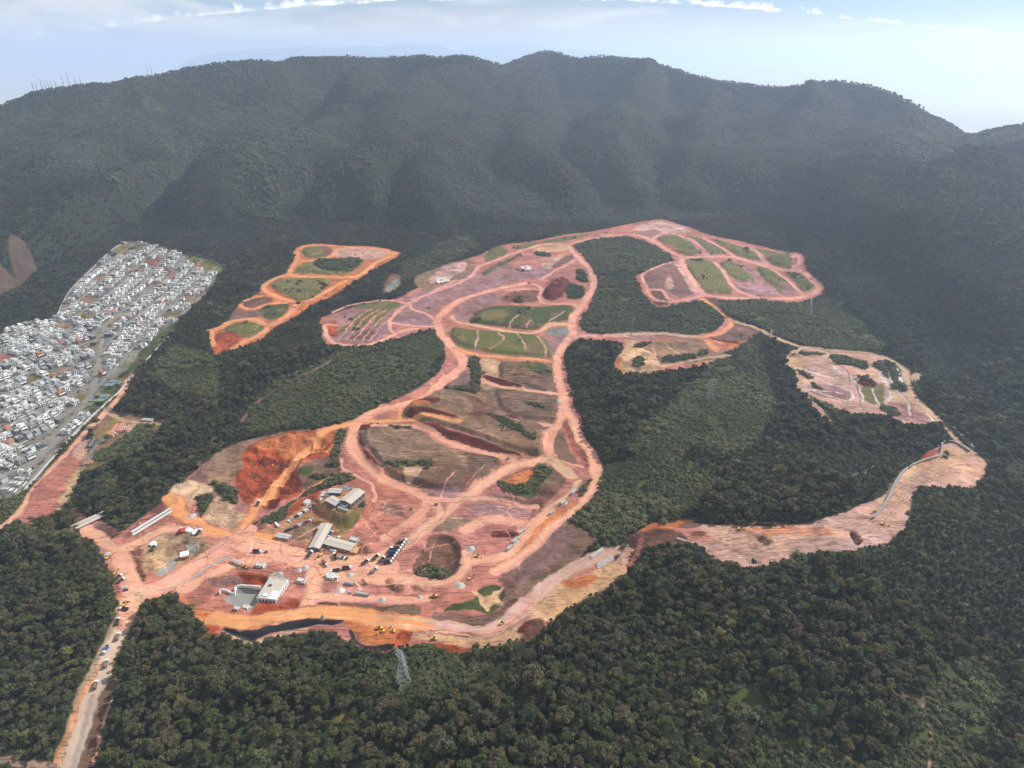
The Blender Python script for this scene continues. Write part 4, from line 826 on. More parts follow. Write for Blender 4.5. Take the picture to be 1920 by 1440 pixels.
# ---------------------------------------------------------------- terrain sheet (finer near the camera, as far as the horizon)
def build_terrain():
    NR, NA = 1180, 1420
    # rows: from 200 m to the crest, spaced evenly in view angle, then coarse to the horizon
    dep = np.linspace(math.atan(CAM_H/150.0), math.atan(CAM_H/1.0e4), NR)
    # angle rows give very wide steps far out; cap the step
    r = CAM_H/np.tan(dep)
    rows = [150.0]
    i = 0
    while rows[-1] < 5600:
        c = rows[-1]; step = min(max(0.95*(c*c+CAM_H**2)/(CAM_H*900), 0.9), 7.0 if c < 4200 else 40.0)
        rows.append(c+step)
    rows += list(np.geomspace(5700, 60000, 26)); rows = np.array(rows)
    a = np.linspace(-R(52), R(52), NA)*1.0
    Rr, Aa = np.meshgrid(rows, a, indexing='ij'); x = (Rr*np.sin(Aa)).ravel(); y = (Rr*np.cos(Aa)).ravel()
    nr = len(rows)
    near = (Rr.ravel() < 2350)
    cls = np.zeros(x.shape, np.int8); col = np.tile(np.array(FLOOR), (len(x), 1))*(1+.25*fbm(x, y, 160, 4, 77))[:,None]
    idx = np.nonzero(near)[0]
    c_, k_ = eval_cls(x[idx], y[idx]); cls[idx] = c_; col[idx] = k_
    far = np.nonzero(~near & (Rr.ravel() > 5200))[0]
    z = np.where(Rr.ravel() < 5600, 0, -120.0)
    nf = Rr.ravel() < 5600
    z[nf] = Hf(x[nf], y[nf]); z[idx] += micro(x[idx], y[idx], cls[idx])
    z = np.where(Rr.ravel() > 5000, -120.0, z)
    # plain beyond the hills, its colour lightened to stand in for bright haze
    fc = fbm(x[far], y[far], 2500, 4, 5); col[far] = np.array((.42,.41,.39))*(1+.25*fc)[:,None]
    rr = np.arange(nr-1)[:,None]; aa = np.arange(NA-1)[None,:]
    v00 = (rr*NA+aa).ravel(); quads = np.stack([v00, v00+1, v00+NA+1, v00+NA], 1)[:, ::-1]
    q = cls[quads]; fcls = q[:,0]
    hill = (samp(COARSE, x[quads[:,0]], y[quads[:,0]]) > 14) & (y[quads[:,0]] > 1500) & (fcls == 0)
    fcls = np.where(hill, 8, fcls)
    names = {0:('ground',0),1:('bare_earth',1),2:('dirt_road',2),3:('grass_plot',3),4:('scrubland',4),5:('town_ground',5),6:('paved_road',6),7:('slope_netting',7),8:('hills',0)}
    P = np.stack([x, y, z], 1)
    for k, (nm, mi) in names.items():
        fq = quads[fcls == k]
        if len(fq) == 0: continue
        used, inv = np.unique(fq.ravel(), return_inverse=True)
        me = bpy.data.meshes.new(nm); nv, nf_ = len(used), len(fq)
        me.vertices.add(nv); me.vertices.foreach_set('co', P[used].astype(np.float32).ravel())
        me.loops.add(nf_*4); me.loops.foreach_set('vertex_index', inv.astype(np.int32))
        me.polygons.add(nf_); me.polygons.foreach_set('loop_start', np.arange(0, nf_*4, 4, dtype=np.int32))
        me.polygons.foreach_set('use_smooth', np.ones(nf_, bool))
        me.update(calc_edges=True)
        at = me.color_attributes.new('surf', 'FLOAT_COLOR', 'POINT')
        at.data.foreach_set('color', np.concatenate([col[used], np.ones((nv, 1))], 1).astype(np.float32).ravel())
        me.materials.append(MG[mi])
        o = bpy.data.objects.new(nm, me); COL.objects.link(o)
        if k == 7: tag(o, 'black netting over the cut slopes at the edges of the earthworks', 'slope netting')
        o['kind'] = 'structure'
    print('terrain verts', len(x))
build_terrain()
def gz(x, y): return float(Hf(np.array([x]), np.array([y]))[0])
def at(u, v):
    p = unproj([(u, v)])[0]; return Vector((p[0], p[1], gz(p[0], p[1])))
# ---------------------------------------------------------------- vegetation
def leaf_mat(name, cols, trans=0.0, amp=1.1):
    m = bpy.data.materials.new(name); m.use_nodes = True; t = m.node_tree; t.nodes.clear(); N = NT(t)
    rnd = N.n('ShaderNodeObjectInfo').outputs['Random']; pos = N.n('ShaderNodeNewGeometry').outputs['Position']
    patch = N.noise(pos, 0.012, 3, 0.6); fine = N.noise(pos, 0.5, 3, 0.7)
    f = N.m('ADD', N.m('MULTIPLY', rnd, 0.62), N.m('MULTIPLY', N.m('SUBTRACT', patch, .5), amp)); f = N.m('ADD', f, .19, clamp=True)
    n = len(cols)
    c = N.ramp(f, [(k/(n-1), cols[k]) for k in range(n)])
    k = N.m('MAXIMUM', N.m('ADD', N.m('MULTIPLY', fine, 2.2), 0.0), 0.25)
    c = N.n('ShaderNodeVectorMath', operation='SCALE', ins={0: c, 'Scale': k}).outputs[0]
    b = N.n('ShaderNodeBsdfPrincipled', ins={'Base Color': c, 'Roughness': 0.72, 'Specular IOR Level': 0.2})
    tr = N.n('ShaderNodeBsdfTranslucent', ins={0: c}); ms = N.n('ShaderNodeMixShader', ins={0: trans, 1: b.outputs[0], 2: tr.outputs[0]})
    N.n('ShaderNodeOutputMaterial', ins={0: ms.outputs[0]})
    return m
LEAF = leaf_mat('foliage_mixed', [(.014,.024,.010),(.034,.046,.015),(.088,.068,.032),(.048,.066,.016),(.064,.054,.028),(.135,.120,.030)], .15, 1.5)
LEAFE = leaf_mat('foliage_eucalyptus', [(.040,.048,.026),(.058,.060,.034),(.078,.072,.040)], .2)
LEAFF = leaf_mat('foliage_far', [(.020,.036,.016),(.036,.054,.022),(.068,.064,.032),(.048,.066,.022),(.095,.092,.040)], .15, 2.6)
LEAFG = leaf_mat('foliage_far_pale', [(.055,.062,.038),(.074,.072,.046),(.090,.090,.050)], .15, 2.2)
LEAFS = leaf_mat('foliage_scrub', [(.034,.044,.018),(.058,.070,.026),(.098,.092,.038),(.070,.096,.027)], .1, 1.8)
LEAFW = leaf_mat('foliage_silver', [(.16,.18,.14),(.30,.31,.28)], .1)
BARK = simple('bark', (.12,.10,.08), .9, var=.3, scale=3)
def ico(n=1):
    bm = bmesh.new(); bmesh.ops.create_icosphere(bm, subdivisions=n, radius=1)
    v = [tuple(a.co) for a in bm.verts]; f = [tuple(a.index for a in g.verts) for g in bm.faces]; bm.free(); return v, f
ICO1, ICO2 = ico(1), ico(2)
def crown_mesh(name, rng, h0, h1, rad, lobes, leaves, mat, leaf=0.9, lob=.55, sub2=False):
    """lumpy lobes with many leaf clumps standing off them"""
    mb = MB(); cz = (h0+h1)/2; hh = (h1-h0)/2; L_ = []
    for k in range(lobes):
        t = 2*math.pi*k/lobes*1.0 + rng.uniform(-.5,.5); rr = rad*(rng.uniform(.25,.62) if k else 0); zz = cz+hh*rng.uniform(-.35,.5) if k else cz+hh*.35
        L_.append((rr*math.cos(t), rr*math.sin(t), zz, rad*lob*rng.uniform(.75,1.1), hh*lob*rng.uniform(.75,1.1)))
    V, Fc = ICO2 if sub2 else ICO1
    for (x, y, z, a, b) in L_:
        s0 = rng.uniform(0, 99)
        vs = []
        for p in V:
            k = 0.80+0.36*math.sin(p[0]*4.1+s0)*math.sin(p[1]*3.7+s0*1.3)+rng.uniform(-.12,.12)
            vs.append((x+p[0]*a*k, y+p[1]*a*k, z+p[2]*b*k))
        mb.add(vs, Fc)
    for _ in range(leaves):
        x, y, z, a, b = rng.choice(L_)
        th = rng.uniform(0, 2*math.pi); ph = math.acos(rng.uniform(-.35, 1)); k = rng.uniform(.82, 1.2)
        c = Vector((x+a*k*math.sin(ph)*math.cos(th), y+a*k*math.sin(ph)*math.sin(th), z+b*k*math.cos(ph)))
        q = Euler((rng.uniform(-.9,.9), rng.uniform(-.9,.9), rng.uniform(0, 6.3))).to_matrix(); s_ = leaf*rng.uniform(.6,1.3)
        pts = [c + q @ Vector((s_*math.cos(g+rng.uniform(-.3,.3)), s_*math.sin(g)*.8, rng.uniform(-.2,.2)*s_)) for g in (0, 1.57, 3.14, 4.71)]
        mb.add(pts, [(0,1,2),(0,2,3)])
    me = bpy.data.meshes.new(name); me.from_pydata(mb.v, [], mb.f); me.materials.append(mat); me.update(); return me
def trunk_mesh(name, rng, h, r, limbs, spread):
    mb = MB(); top = Vector((rng.uniform(-.3,.3), rng.uniform(-.3,.3), h))
    mid = Vector((rng.uniform(-.2,.2), rng.uniform(-.2,.2), h*.5))
    mb.bar((0,0,-1.5), mid, r, 7, r*.75); mb.bar(mid, top, r*.75, 7, r*.4)
    for k in range(limbs):
        t = 2*math.pi*k/limbs+rng.uniform(-.4,.4); z0 = h*rng.uniform(.5,.85)
        mb.bar((0,0,z0), (spread*math.cos(t), spread*math.sin(t), z0+h*rng.uniform(.15,.35)), r*.4, 5, r*.12)
    me = bpy.data.meshes.new(name); me.from_pydata(mb.v, [], mb.f); me.materials.append(BARK); me.update(); return me
rg = random.Random(11)
KINDS = []    # crown mesh, trunk mesh
for k in range(5):
    rad = [4.3,5.2,3.5,4.6,3.0][k]; hh = [11,12.5,10,13.5,9][k]
    KINDS.append((crown_mesh('crown', rg, hh*.34, hh, rad, [11,14,9,13,8][k], [620,720,520,680,440][k], LEAF, .62, .36, False), trunk_mesh('trunk', rg, hh*.7, .32, 5, rad*.55)))
EUC = []
for k in range(3):
    hh = [19,22,17][k]
    EUC.append((crown_mesh('crown', rg, hh*.42, hh, 2.9, 6, 150, LEAFE, .8, .45), trunk_mesh('trunk', rg, hh*.85, .24, 5, 1.6)))
FARK = [crown_mesh('far_crown', rg, -1, 10, 5.8, 7, 60, LEAFF, 1.2, .5) for _ in range(4)]
FARE = [crown_mesh('far_crown_tall', rg, -1, 15, 4.6, 6, 50, LEAFG, 1.2, .5) for _ in range(3)]
SHR = [crown_mesh('shrub_leaves', rg, 0, [2.2,3.0,1.8][k], [1.9,2.4,1.5][k], 4, 60, LEAFS, .5, .6) for k in range(3)]

def scatter(x0, x1, y0, y1, sp, seed, jit=.85):
    r_ = np.random.default_rng(seed)
    gx, gy = np.meshgrid(np.arange(x0, x1, sp), np.arange(y0, y1, sp)); gx = gx.ravel().astype(float); gy = gy.ravel().astype(float)
    gx += r_.uniform(-.5,.5,len(gx))*sp*jit; gy += r_.uniform(-.5,.5,len(gy))*sp*jit
    return gx, gy
def in_view(x, y, marg=70, z=0):
    depth = y*cp + (CAM_H-z)*sp_
    return (np.abs(x) < 0.775*depth+marg) & (y > 205)
def rot3(d):
    d = np.asarray(d); return d if d.ndim == 2 else np.stack([d*0, d*0, d], 1)
def slope_rot(x, y, spin, k=1.0):
    e = 12.0; nx = -(samp(COARSE, x+e, y)-samp(COARSE, x-e, y))/(2*e)*k; ny = -(samp(COARSE, x, y+e)-samp(COARSE, x, y-e))/(2*e)*k
    n = np.stack([nx, ny, np.ones_like(nx)], 1); n /= np.linalg.norm(n, axis=1, keepdims=True)
    ax = np.stack([-n[:,1], n[:,0], np.zeros(len(n))], 1); s = np.linalg.norm(ax, axis=1)+1e-9; c = n[:,2]; ax /= s[:,None]; C1 = 1-c
    R_ = np.zeros((len(n), 3, 3)); X_, Y_ = ax[:,0], ax[:,1]
    R_[:,0,0] = c+X_*X_*C1; R_[:,0,1] = X_*Y_*C1; R_[:,0,2] = Y_*s; R_[:,1,0] = X_*Y_*C1; R_[:,1,1] = c+Y_*Y_*C1; R_[:,1,2] = -X_*s; R_[:,2,0] = -Y_*s; R_[:,2,1] = X_*s; R_[:,2,2] = c
    cs, sn = np.cos(spin), np.sin(spin); Z_ = np.zeros_like(R_); Z_[:,0,0] = cs; Z_[:,0,1] = -sn; Z_[:,1,0] = sn; Z_[:,1,1] = cs; Z_[:,2,2] = 1
    M_ = R_ @ Z_
    return np.stack([np.arctan2(M_[:,2,1], M_[:,2,2]), np.arcsin(np.clip(-M_[:,2,0], -1, 1)), np.arctan2(M_[:,1,0], M_[:,0,0])], 1)
def points(name, pts, scl, rot, idx):
    me = bpy.data.meshes.new(name); me.vertices.add(len(pts)); me.vertices.foreach_set('co', np.asarray(pts, np.float32).ravel())
    for nm, ty, d in (('scl','FLOAT_VECTOR',scl),('rot','FLOAT_VECTOR',rot),('idx','INT',idx)):
        a = me.attributes.new(nm, ty, 'POINT'); a.data.foreach_set('vector' if ty == 'FLOAT_VECTOR' else 'value', np.asarray(rot3(d) if nm == 'rot' else d, np.int32 if ty == 'INT' else np.float32).ravel())
    o = bpy.data.objects.new(name, me); COL.objects.link(o); return o
def instancer(o, meshes):
    """every point of o carries one of the meshes"""
    ng = bpy.data.node_groups.new(o.name+'_scatter', 'GeometryNodeTree')
    ng.interface.new_socket('Geometry', in_out='INPUT', socket_type='NodeSocketGeometry'); ng.interface.new_socket('Geometry', in_out='OUTPUT', socket_type='NodeSocketGeometry')
    N = NT(ng); gi = N.n('NodeGroupInput'); go = N.n('NodeGroupOutput')
    join = N.n('GeometryNodeJoinGeometry')
    for me in reversed(meshes):
        src = bpy.data.objects.new(me.name+'_source', me)      # not linked to the scene: only feeds the scatter
        oi = N.n('GeometryNodeObjectInfo', transform_space='ORIGINAL'); oi.inputs['Object'].default_value = src; oi.inputs['As Instance'].default_value = True
        ng.links.new(oi.outputs['Geometry'], join.inputs[0])
    def na(nm, ty): 
        q = N.n('GeometryNodeInputNamedAttribute', data_type=ty); q.inputs['Name'].default_value = nm; return [s_ for s_ in q.outputs if s_.enabled and s_.name == 'Attribute'][0]
    rz = N.n('FunctionNodeEulerToRotation'); ng.links.new(na('rot','FLOAT_VECTOR'), rz.inputs[0])
    ip = N.n('GeometryNodeInstanceOnPoints'); ip.inputs['Pick Instance'].default_value = True
    ng.links.new(gi.outputs[0], ip.inputs['Points']); ng.links.new(join.outputs[0], ip.inputs['Instance'])
    ng.links.new(na('idx','INT'), ip.inputs['Instance Index']); ng.links.new(rz.outputs[0], ip.inputs['Rotation']); ng.links.new(na('scl','FLOAT_VECTOR'), ip.inputs['Scale'])
    ng.links.new(ip.outputs[0], go.inputs[0])
    md = o.modifiers.new('scatter', 'NODES'); md.node_group = ng
    return o
rn = np.random.default_rng(5)
PLAN = [unproj(smooth(p, True, 3)) for p in [   # planted eucalyptus stands
    X((400,460),(330,440),(270,440),(300,390),(370,345),(430,330),(480,370),(480,420),(460,470),(440,500)), X((690,180),(800,120),(900,110),(1000,130),(1100,200),(1150,300),(1180,400),(1050,430),(900,440),(760,410),(680,370),(660,280)),
    X((1250,150),(1450,170),(1600,180),(1700,260),(1700,400),(1600,480),(1500,450),(1380,430),(1240,400),(1180,300)), X((1580,480),(1720,520),(1800,640),(1780,740),(1700,640),(1600,560)), X((1600,880),(1740,960),(1920,1060),(1920,1250),(1800,1180),(1640,1100))]]
def place_forest():
    # close woods
    xs, ys = [], []
    for (y0, y1, sp, sd_) in ((200, 760, 5.7, 1), (760, 1300, 6.3, 2), (1300, 1950, 7.6, 3), (1950, 4100, 10.0, 4)):
        a, b = scatter(-3300 if y1 > 2000 else -1500, 3300 if y1 > 2000 else 1500, y0, y1, sp, sd_); m = in_view(a, b); xs.append(a[m]); ys.append(b[m])
    x = np.concatenate(xs); y = np.concatenate(ys)
    cls = np.zeros(len(x), np.int8); m = y < 2350; c_, _ = eval_cls(x[m], y[m], False); cls[m] = c_
    crest = np.interp(x, MC[:,0], MC[:,1])
    h1 = inside(x, y, unproj(smooth(HOLE1, True, 2))); keep = ((cls == 0) | ((cls == 4) & ~h1 & (vn(x, y, 75, 333)*.6+vn(x, y, 25, 334)*.4 > np.where((x > 100) & (y < 1300), .52, .66)))) & (y < crest+60)
    # keep clear of edges of roads
    gapn = vn(x, y, 55, 301)*.6+vn(x, y, 16, 302)*.4
    keep &= ~((gapn < 0.17) & (y < 2000) & (y > 420)); keep &= ~((rn.uniform(0,1,len(x)) < .12) & (y < 1500))
    x, y, cls, crest = x[keep], y[keep], cls[keep], crest[keep]
    z = Hf(x, y)
    # crowns stand only where something of them can be seen: drop the ones well behind a nearer rise
    euc = np.zeros(len(x), bool)
    for P in PLAN: 
        i = sub(x, y, P, 0); euc[i] |= inside(x[i], y[i], P)
    euc |= (y > 2600) & (np.abs(crest-y) < 25) & (vn(x, y, 300, 411) > .62)
    # the cleared ground was cut back towards the valley: trees standing in front of it are young and low
    dist = np.hypot(x, y); hmax = np.full(len(x), 99.0); nr_ = np.nonzero(y < 2150)[0]
    for d in (4, 8, 13, 19, 27, 36, 48):
        k_ = 1+d/dist[nr_]; cc_, _ = eval_cls(x[nr_]*k_, y[nr_]*k_, False)
        hit = np.isin(cc_, (1, 2, 3, 5, 6, 7)) | ((cc_ == 4) & (d < 17)); tn = (CAM_H-z[nr_])/dist[nr_]
        hmax[nr_] = np.where(hit, np.minimum(hmax[nr_], d*tn*.85+.6), hmax[nr_])
    sx_, sy_ = -math.sin(SUN_AZ), -math.cos(SUN_AZ)
    for d in (4, 8, 13, 18):
        cc_, _ = eval_cls(x[nr_]+sx_*d, y[nr_]+sy_*d, False)
        hmax[nr_] = np.where(np.isin(cc_, (1, 2, 6)), np.minimum(hmax[nr_], d*math.tan(SUN_EL)*.9+1), hmax[nr_])
    euc |= (y < 1500) & (rn.uniform(0, 1, len(x)) < .09)
    low = vn(x, y, 90, 305)
    s = 0.42+0.95*np.clip(vn(x, y, 60, 303)*.55+rn.uniform(0, 1, len(x))*.6, 0, 1)
    s *= np.where(low < .3, .7, 1.0)
    s[(rn.uniform(0,1,len(x)) < .08) & ~euc] *= 1.5
    s = s*np.where(rn.uniform(0, 1, len(x)) < .3, .72, 1.0)
    s = np.minimum(s, hmax/np.where(euc, 19., 11.)); ok = s > .16
    return x[ok], y[ok], z[ok], s[ok], euc[ok]
MC = dens([at_Y(*q) for q in MAIN_CREST], 30)
FX, FY, FZ, FS, FE = place_forest()
order = np.argsort(FY*cp + (CAM_H-FZ)*sp_)
pu, pv = to_px(FX, FY, FZ+6)
vis = [i for i in order if 0 < pu[i] < 1920 and pv[i] < 1432 and not FE[i]][:300]
KINDLAB = ['round dark green', 'broad many lobed', 'small dense', 'tall uneven', 'low compact']
visset = set(vis)
def sector(u, v):
    return ('bottom left wood beside the road' if u < 130 else 'bottom wood right of the road verge' if u < 420 else 'bottom wood left of centre' if u < 800 else 'bottom wood below the pylon' if u < 1100 else
            'bottom wood right of centre' if u < 1500 else 'bottom right corner wood')
for i in vis:
    k = int(rn.integers(0, 5))
    o = empty('forest_tree', (FX[i], FY[i], FZ[i]), rn.uniform(0, 6.28)); s_ = float(FS[i]); o.scale = (s_, s_, s_*rn.uniform(.85,1.15))
    sec = sector(pu[i], pv[i])
    tag(o, KINDLAB[k]+' tree in the '+sec, 'tree', KINDLAB[k]+' trees, '+sec)
    for nm, me in (('crown', KINDS[k][0]), ('trunk', KINDS[k][1])):
        c = bpy.data.objects.new(nm, me); COL.objects.link(c); c.parent = o
rest = np.array([i not in visset for i in range(len(FX))])
def stuff(name, label, m, meshes, fac=1.0, tilt=False, zf=1.0):
    n = int(m.sum()); s = FS[m]*fac
    scl = np.stack([s, s, s*rn.uniform(.8,1.2,n)*zf], 1); sp = rn.uniform(0, 6.28, n)
    if tilt: sp = slope_rot(FX[m], FY[m], sp, 1.15)
    o = points(name, np.stack([FX[m], FY[m], FZ[m]], 1), scl, sp, rn.integers(0, len(meshes), n))
    instancer(o, meshes); tag(o, label, 'woodland', kind='stuff'); print(name, n)
def tree_joined(pair, nm):
    a, b = pair; me = bpy.data.meshes.new(nm); va = np.empty(len(a.vertices)*3); a.vertices.foreach_get('co', va); vb = np.empty(len(b.vertices)*3); b.vertices.foreach_get('co', vb)
    n = len(a.vertices); me.from_pydata([tuple(q) for q in np.concatenate([va, vb]).reshape(-1, 3)], [], [tuple(p.vertices) for p in a.polygons]+[tuple(n+q for q in p.vertices) for p in b.polygons])
    me.materials.append(a.materials[0]); me.materials.append(BARK); me.polygons.foreach_set('material_index', [0]*len(a.polygons)+[1]*len(b.polygons)); me.update(); return me
KJ = [tree_joined(p, 'tree_form') for p in KINDS]; EJ = [tree_joined(p, 'eucalyptus_form') for p in EUC]
stuff('forest', 'dense mixed green forest round the earthworks and along the foreground', rest & ~FE & (FY < 1950), KJ)
stuff('eucalyptus_wood', 'tall pale eucalyptus plantation on nearer slopes', rest & FE & (FY < 1950), EJ, .85)
stuff('hill_forest', 'dark mixed forest covering the hills behind', rest & ~FE & (FY >= 1950), FARK, 1.15, True, .62)
stuff('hill_eucalyptus_wood', 'paler eucalyptus woods on the spurs of the hills', rest & FE & (FY >= 1950), FARE, 1.1, True, .55)
def place_shrubs():
    xs, ys = [], []
    for (y0, y1, sp, sd_) in ((200, 900, 2.7, 21), (900, 1400, 3.4, 22), (1400, 1950, 4.6, 23)):
        a, b = scatter(-1400, 1400, y0, y1, sp, sd_, 1.1); m = in_view(a, b, 10); xs.append(a[m]); ys.append(b[m])
    x = np.concatenate(xs); y = np.concatenate(ys)
    c_, _ = eval_cls(x, y, False)
    g = vn(x, y, 30, 66)*.5+vn(x, y, 9, 67)*.5
    keep = ((c_ == 4) & (g > .22+.16*vn(x, y, 60, 69))) | ((c_ == 3) & (g > .80)) | ((c_ == 0) & ((rn.uniform(0,1,len(x)) < .10) | (vn(x, y, 55, 301)*.6+vn(x, y, 16, 302)*.4 < .2))) | ((c_ == 5) & (rn.uniform(0,1,len(x)) < .09)) | ((c_ == 1) & (g > .88) & (rn.uniform(0,1,len(x)) < .25))
    x, y = x[keep], y[keep]; z = Hf(x, y)-.2; n = len(x)
    s = .75+1.5*rn.uniform(0,1,n)*vn(x, y, 40, 68)*1.4; s *= np.where(y > 1400, 1.35, 1)
    dist = np.hypot(x, y); hm = np.full(n, 99.0); tn = (CAM_H-z)/dist
    for d in (3, 7, 12):
        cc_, _ = eval_cls(x*(1+d/dist), y*(1+d/dist), False); hm = np.where(np.isin(cc_, (2, 5, 6)), np.minimum(hm, d*tn+.5), hm)
    s = np.minimum(s, hm/2.6)
    o = points('scrub', np.stack([x, y, z], 1), np.stack([s, s, s*.9], 1), rn.uniform(0, 6.28, n), rn.integers(0, 3, n)); instancer(o, SHR)
    tag(o, 'low green scrub and bushes over cleared slopes', 'scrub', kind='stuff'); print('shrubs', n)
place_shrubs()
# ---------------------------------------------------------------- buildings
M_WHITE = simple('white_render', (.66,.65,.63), .75, var=.08, scale=.4); M_OFFW = simple('off_white_render', (.48,.46,.43), .8, var=.1, scale=.4); M_LG = simple('light_grey_render', (.33,.33,.325), .8, var=.1, scale=.4)
M_DG = simple('dark_grey_render', (.12,.125,.13), .7, var=.15, scale=.5); M_BEI = simple('beige_render', (.38,.30,.23), .8, var=.1, scale=.5); M_BRICK = simple('bare_brick', (.42,.17,.09), .9, var=.2, scale=1.5)
M_GLASS = simple('dark_window_glass', (.02,.025,.03), .15, spec=.6); M_ROOFL = simple('pale_roof_sheet', (.37,.36,.34), .6, var=.1, scale=.6); M_ROOFG = simple('grey_roof_sheet', (.19,.19,.19), .7, var=.15, scale=.6)
M_TILE = simple('terracotta_tiles', (.36,.14,.08), .85, var=.25, scale=1.2); M_CONC = simple('raw_concrete', (.29,.285,.265), .85, var=.15, scale=.6); M_POOL = simple('pool_water', (.05,.32,.40), .1, spec=.6)
M_METR = simple('sheet_metal_roof', (.42,.36,.30), .5, var=.10, scale=.35); M_STEEL = simple('galvanised_steel', (.34,.35,.35), .5, metal=.3); M_DARK = simple('dark_metal', (.05,.05,.055), .6); M_RUB = simple('tyre_rubber', (.03,.03,.03), .9)
M_YEL = simple('machine_yellow', (.62,.34,.04), .5); M_REDP = simple('red_paint', (.45,.03,.02), .4); M_BLUE = simple('blue_paint', (.03,.13,.32), .4); M_WPAINT = simple('white_paint', (.80,.80,.80), .35); M_SILV = simple('silver_paint', (.42,.43,.45), .35, metal=.4)
M_BLKP = simple('black_paint', (.02,.02,.025), .3); M_SOIL = simple('soil_load', (.30,.13,.08), .95, var=.3, scale=2); M_GRAV = simple('grey_gravel', (.33,.325,.31), .95, var=.2, scale=1.5); M_COURT = simple('blue_court', (.06,.11,.21), .8); M_GRN = simple('green_court_surround', (.13,.17,.10), .85)
M_LINE = simple('white_line_paint', (.8,.8,.8), .7); M_TARP = simple('orange_roof_sheet', (.55,.21,.08), .7)
def ordn(n):
    return str(n)+('th' if 10 <= n % 100 <= 20 else {1:'st',2:'nd',3:'rd'}.get(n % 10, 'th'))
def copy_tree(o, parent=None):
    c = o.copy(); COL.objects.link(c); c.parent = parent
    for ch in o.children: copy_tree(ch, c)
    return c
def win(parent, x0, z0, x1, z1, y, side='y', mat=M_GLASS):
    mb = MB()
    if side == 'y': mb.box(x0, min(y, y-.06), z0, x1, max(y, y+.06), z1)
    else: mb.box(y-.06, x0, z0, y+.06, x1, z1)
    return mb.build('window', mat, parent)
def parapet(mb, x0, y0, x1, y1, z, h=.8, t=.25):
    mb.box(x0, y0, z, x1, y0+t, z+h).box(x0, y1-t, z, x1, y1, z+h).box(x0, y0+t, z, x0+t, y1-t, z+h).box(x1-t, y0+t, z, x1, y1-t, z+h)
# x = along the street, y = depth (front at -y)
def house_a(wall, roof):
    o = empty('house', (0,0,0)); w, d = 8.4, 12.5; x, y = w/2, d/2
    m = MB().box(-x,-y,-3,x,y,6.2); parapet(m, -x,-y,x,y,6.2,.9); m.build('walls', wall, o)
    MB().box(-x+.3,-y+.3,6.21,x-.3,y-.3,6.4).build('roof', roof, o)
    win(o,-3.2,3.6,-.4,5.6,-y); win(o,.8,3.6,3.4,5.6,-y); win(o,-3.4,.2,.6,2.6,-y,mat=M_DARK); win(o,1.6,.1,2.6,2.3,-y); win(o,-4,3.8,0,5.4,x,'x'); win(o,2,3.8,5,5.4,-x,'x'); win(o,-3,3.8,3,5.4,y)
    MB().box(-1.5,1,6.41,1.5,4,7.9).build('water_tank_box', wall, o)
    MB().box(-x-1,-y-4.5,-2,-x-.8,y+4,1.9).box(-x-.8,y+3.8,-2,x+.8,y+4,1.9).build('yard_wall', M_OFFW, o)
    return o
def house_b(wall, roof):
    o = empty('house', (0,0,0))
    m = MB().box(-4.3,-6.5,-3,4.3,5.5,3.1).box(-4.3,-2.5,3.1,1.2,5.5,6.3); parapet(m,-4.3,-2.5,1.2,5.5,6.3,.7); parapet(m,-4.3,-6.5,4.3,-2.5,3.1,.9); m.build('walls', wall, o)
    MB().box(-4,-2.2,6.31,.9,5.2,6.45).build('roof', roof, o); MB().box(1.3,-2.4,3.11,4.2,5.4,3.3).build('terrace', M_CONC, o)
    win(o,-3.8,3.6,.6,5.5,-2.5); win(o,-3.6,.2,-.2,2.5,-6.5,mat=M_DARK); win(o,.8,.5,3.6,2.4,-6.5); win(o,-1,3.7,4,5.4,1.2,'x'); win(o,-4,.6,2,2.3,4.3,'x')
    MB().box(-4.5,-9.8,-2,4.5,-9.6,1.8).box(4.5,-9.8,-2,4.7,9,1.8).build('yard_wall', M_WHITE, o)
    MB().box(-2.5,6.5,.0,1.5,9,.25).build('pool', M_POOL, o)
    return o
def house_c(wall, roof):
    o = empty('house', (0,0,0)); MB().box(-4.2,-6,-3,4.2,6,5.6).build('walls', wall, o)
    m = MB(); m.add([(-4.7,-6.5,5.6),(4.7,-6.5,5.6),(4.7,6.5,5.6),(-4.7,6.5,5.6),(0,-2.5,7.6),(0,2.5,7.6)],[(0,1,4),(1,2,5,4),(2,3,5),(3,0,4,5),(0,3,2,1)]); m.build('roof', roof, o)
    win(o,-3.4,3.2,-.6,5,-6); win(o,.6,3.2,3.4,5,-6); win(o,-3.4,.1,.2,2.5,-6,mat=M_DARK); win(o,1,.5,3.4,2.3,-6); win(o,-4,3.2,-1,4.8,4.2,'x'); win(o,1,3.2,4,4.8,-4.2,'x')
    MB().box(-5.1,-9,-2,-4.9,8,1.9).box(-4.9,7.8,-2,4.9,8,1.9).build('yard_wall', M_OFFW, o)
    return o
def house_d(wall, roof):
    o = empty('house', (0,0,0)); m = MB().box(-4.4,-7,-3,4.4,6,3.1).box(-4.4,-4,3.1,4.4,3,6.3).box(-1,-1,6.3,4.4,3,8.6); parapet(m,-4.4,-4,4.4,3,6.3,.6); m.build('walls', wall, o)
    MB().box(-4.1,-3.7,6.31,-1.05,2.7,6.45).build('roof', roof, o); MB().box(-4.3,3.1,3.11,4.3,5.9,3.25).build('terrace', M_CONC, o); MB().box(-4.9,-7.6,3.0,4.9,-4.1,3.3).build('garage_slab', M_WHITE, o)
    win(o,-3.6,3.7,-.2,5.6,-4); win(o,.6,3.7,3.7,5.6,-4); win(o,-3.8,.1,3.6,2.6,-7,mat=M_DARK); win(o,-3,3.8,2,5.4,4.4,'x'); win(o,-3,3.8,2,5.4,-4.4,'x')
    return o
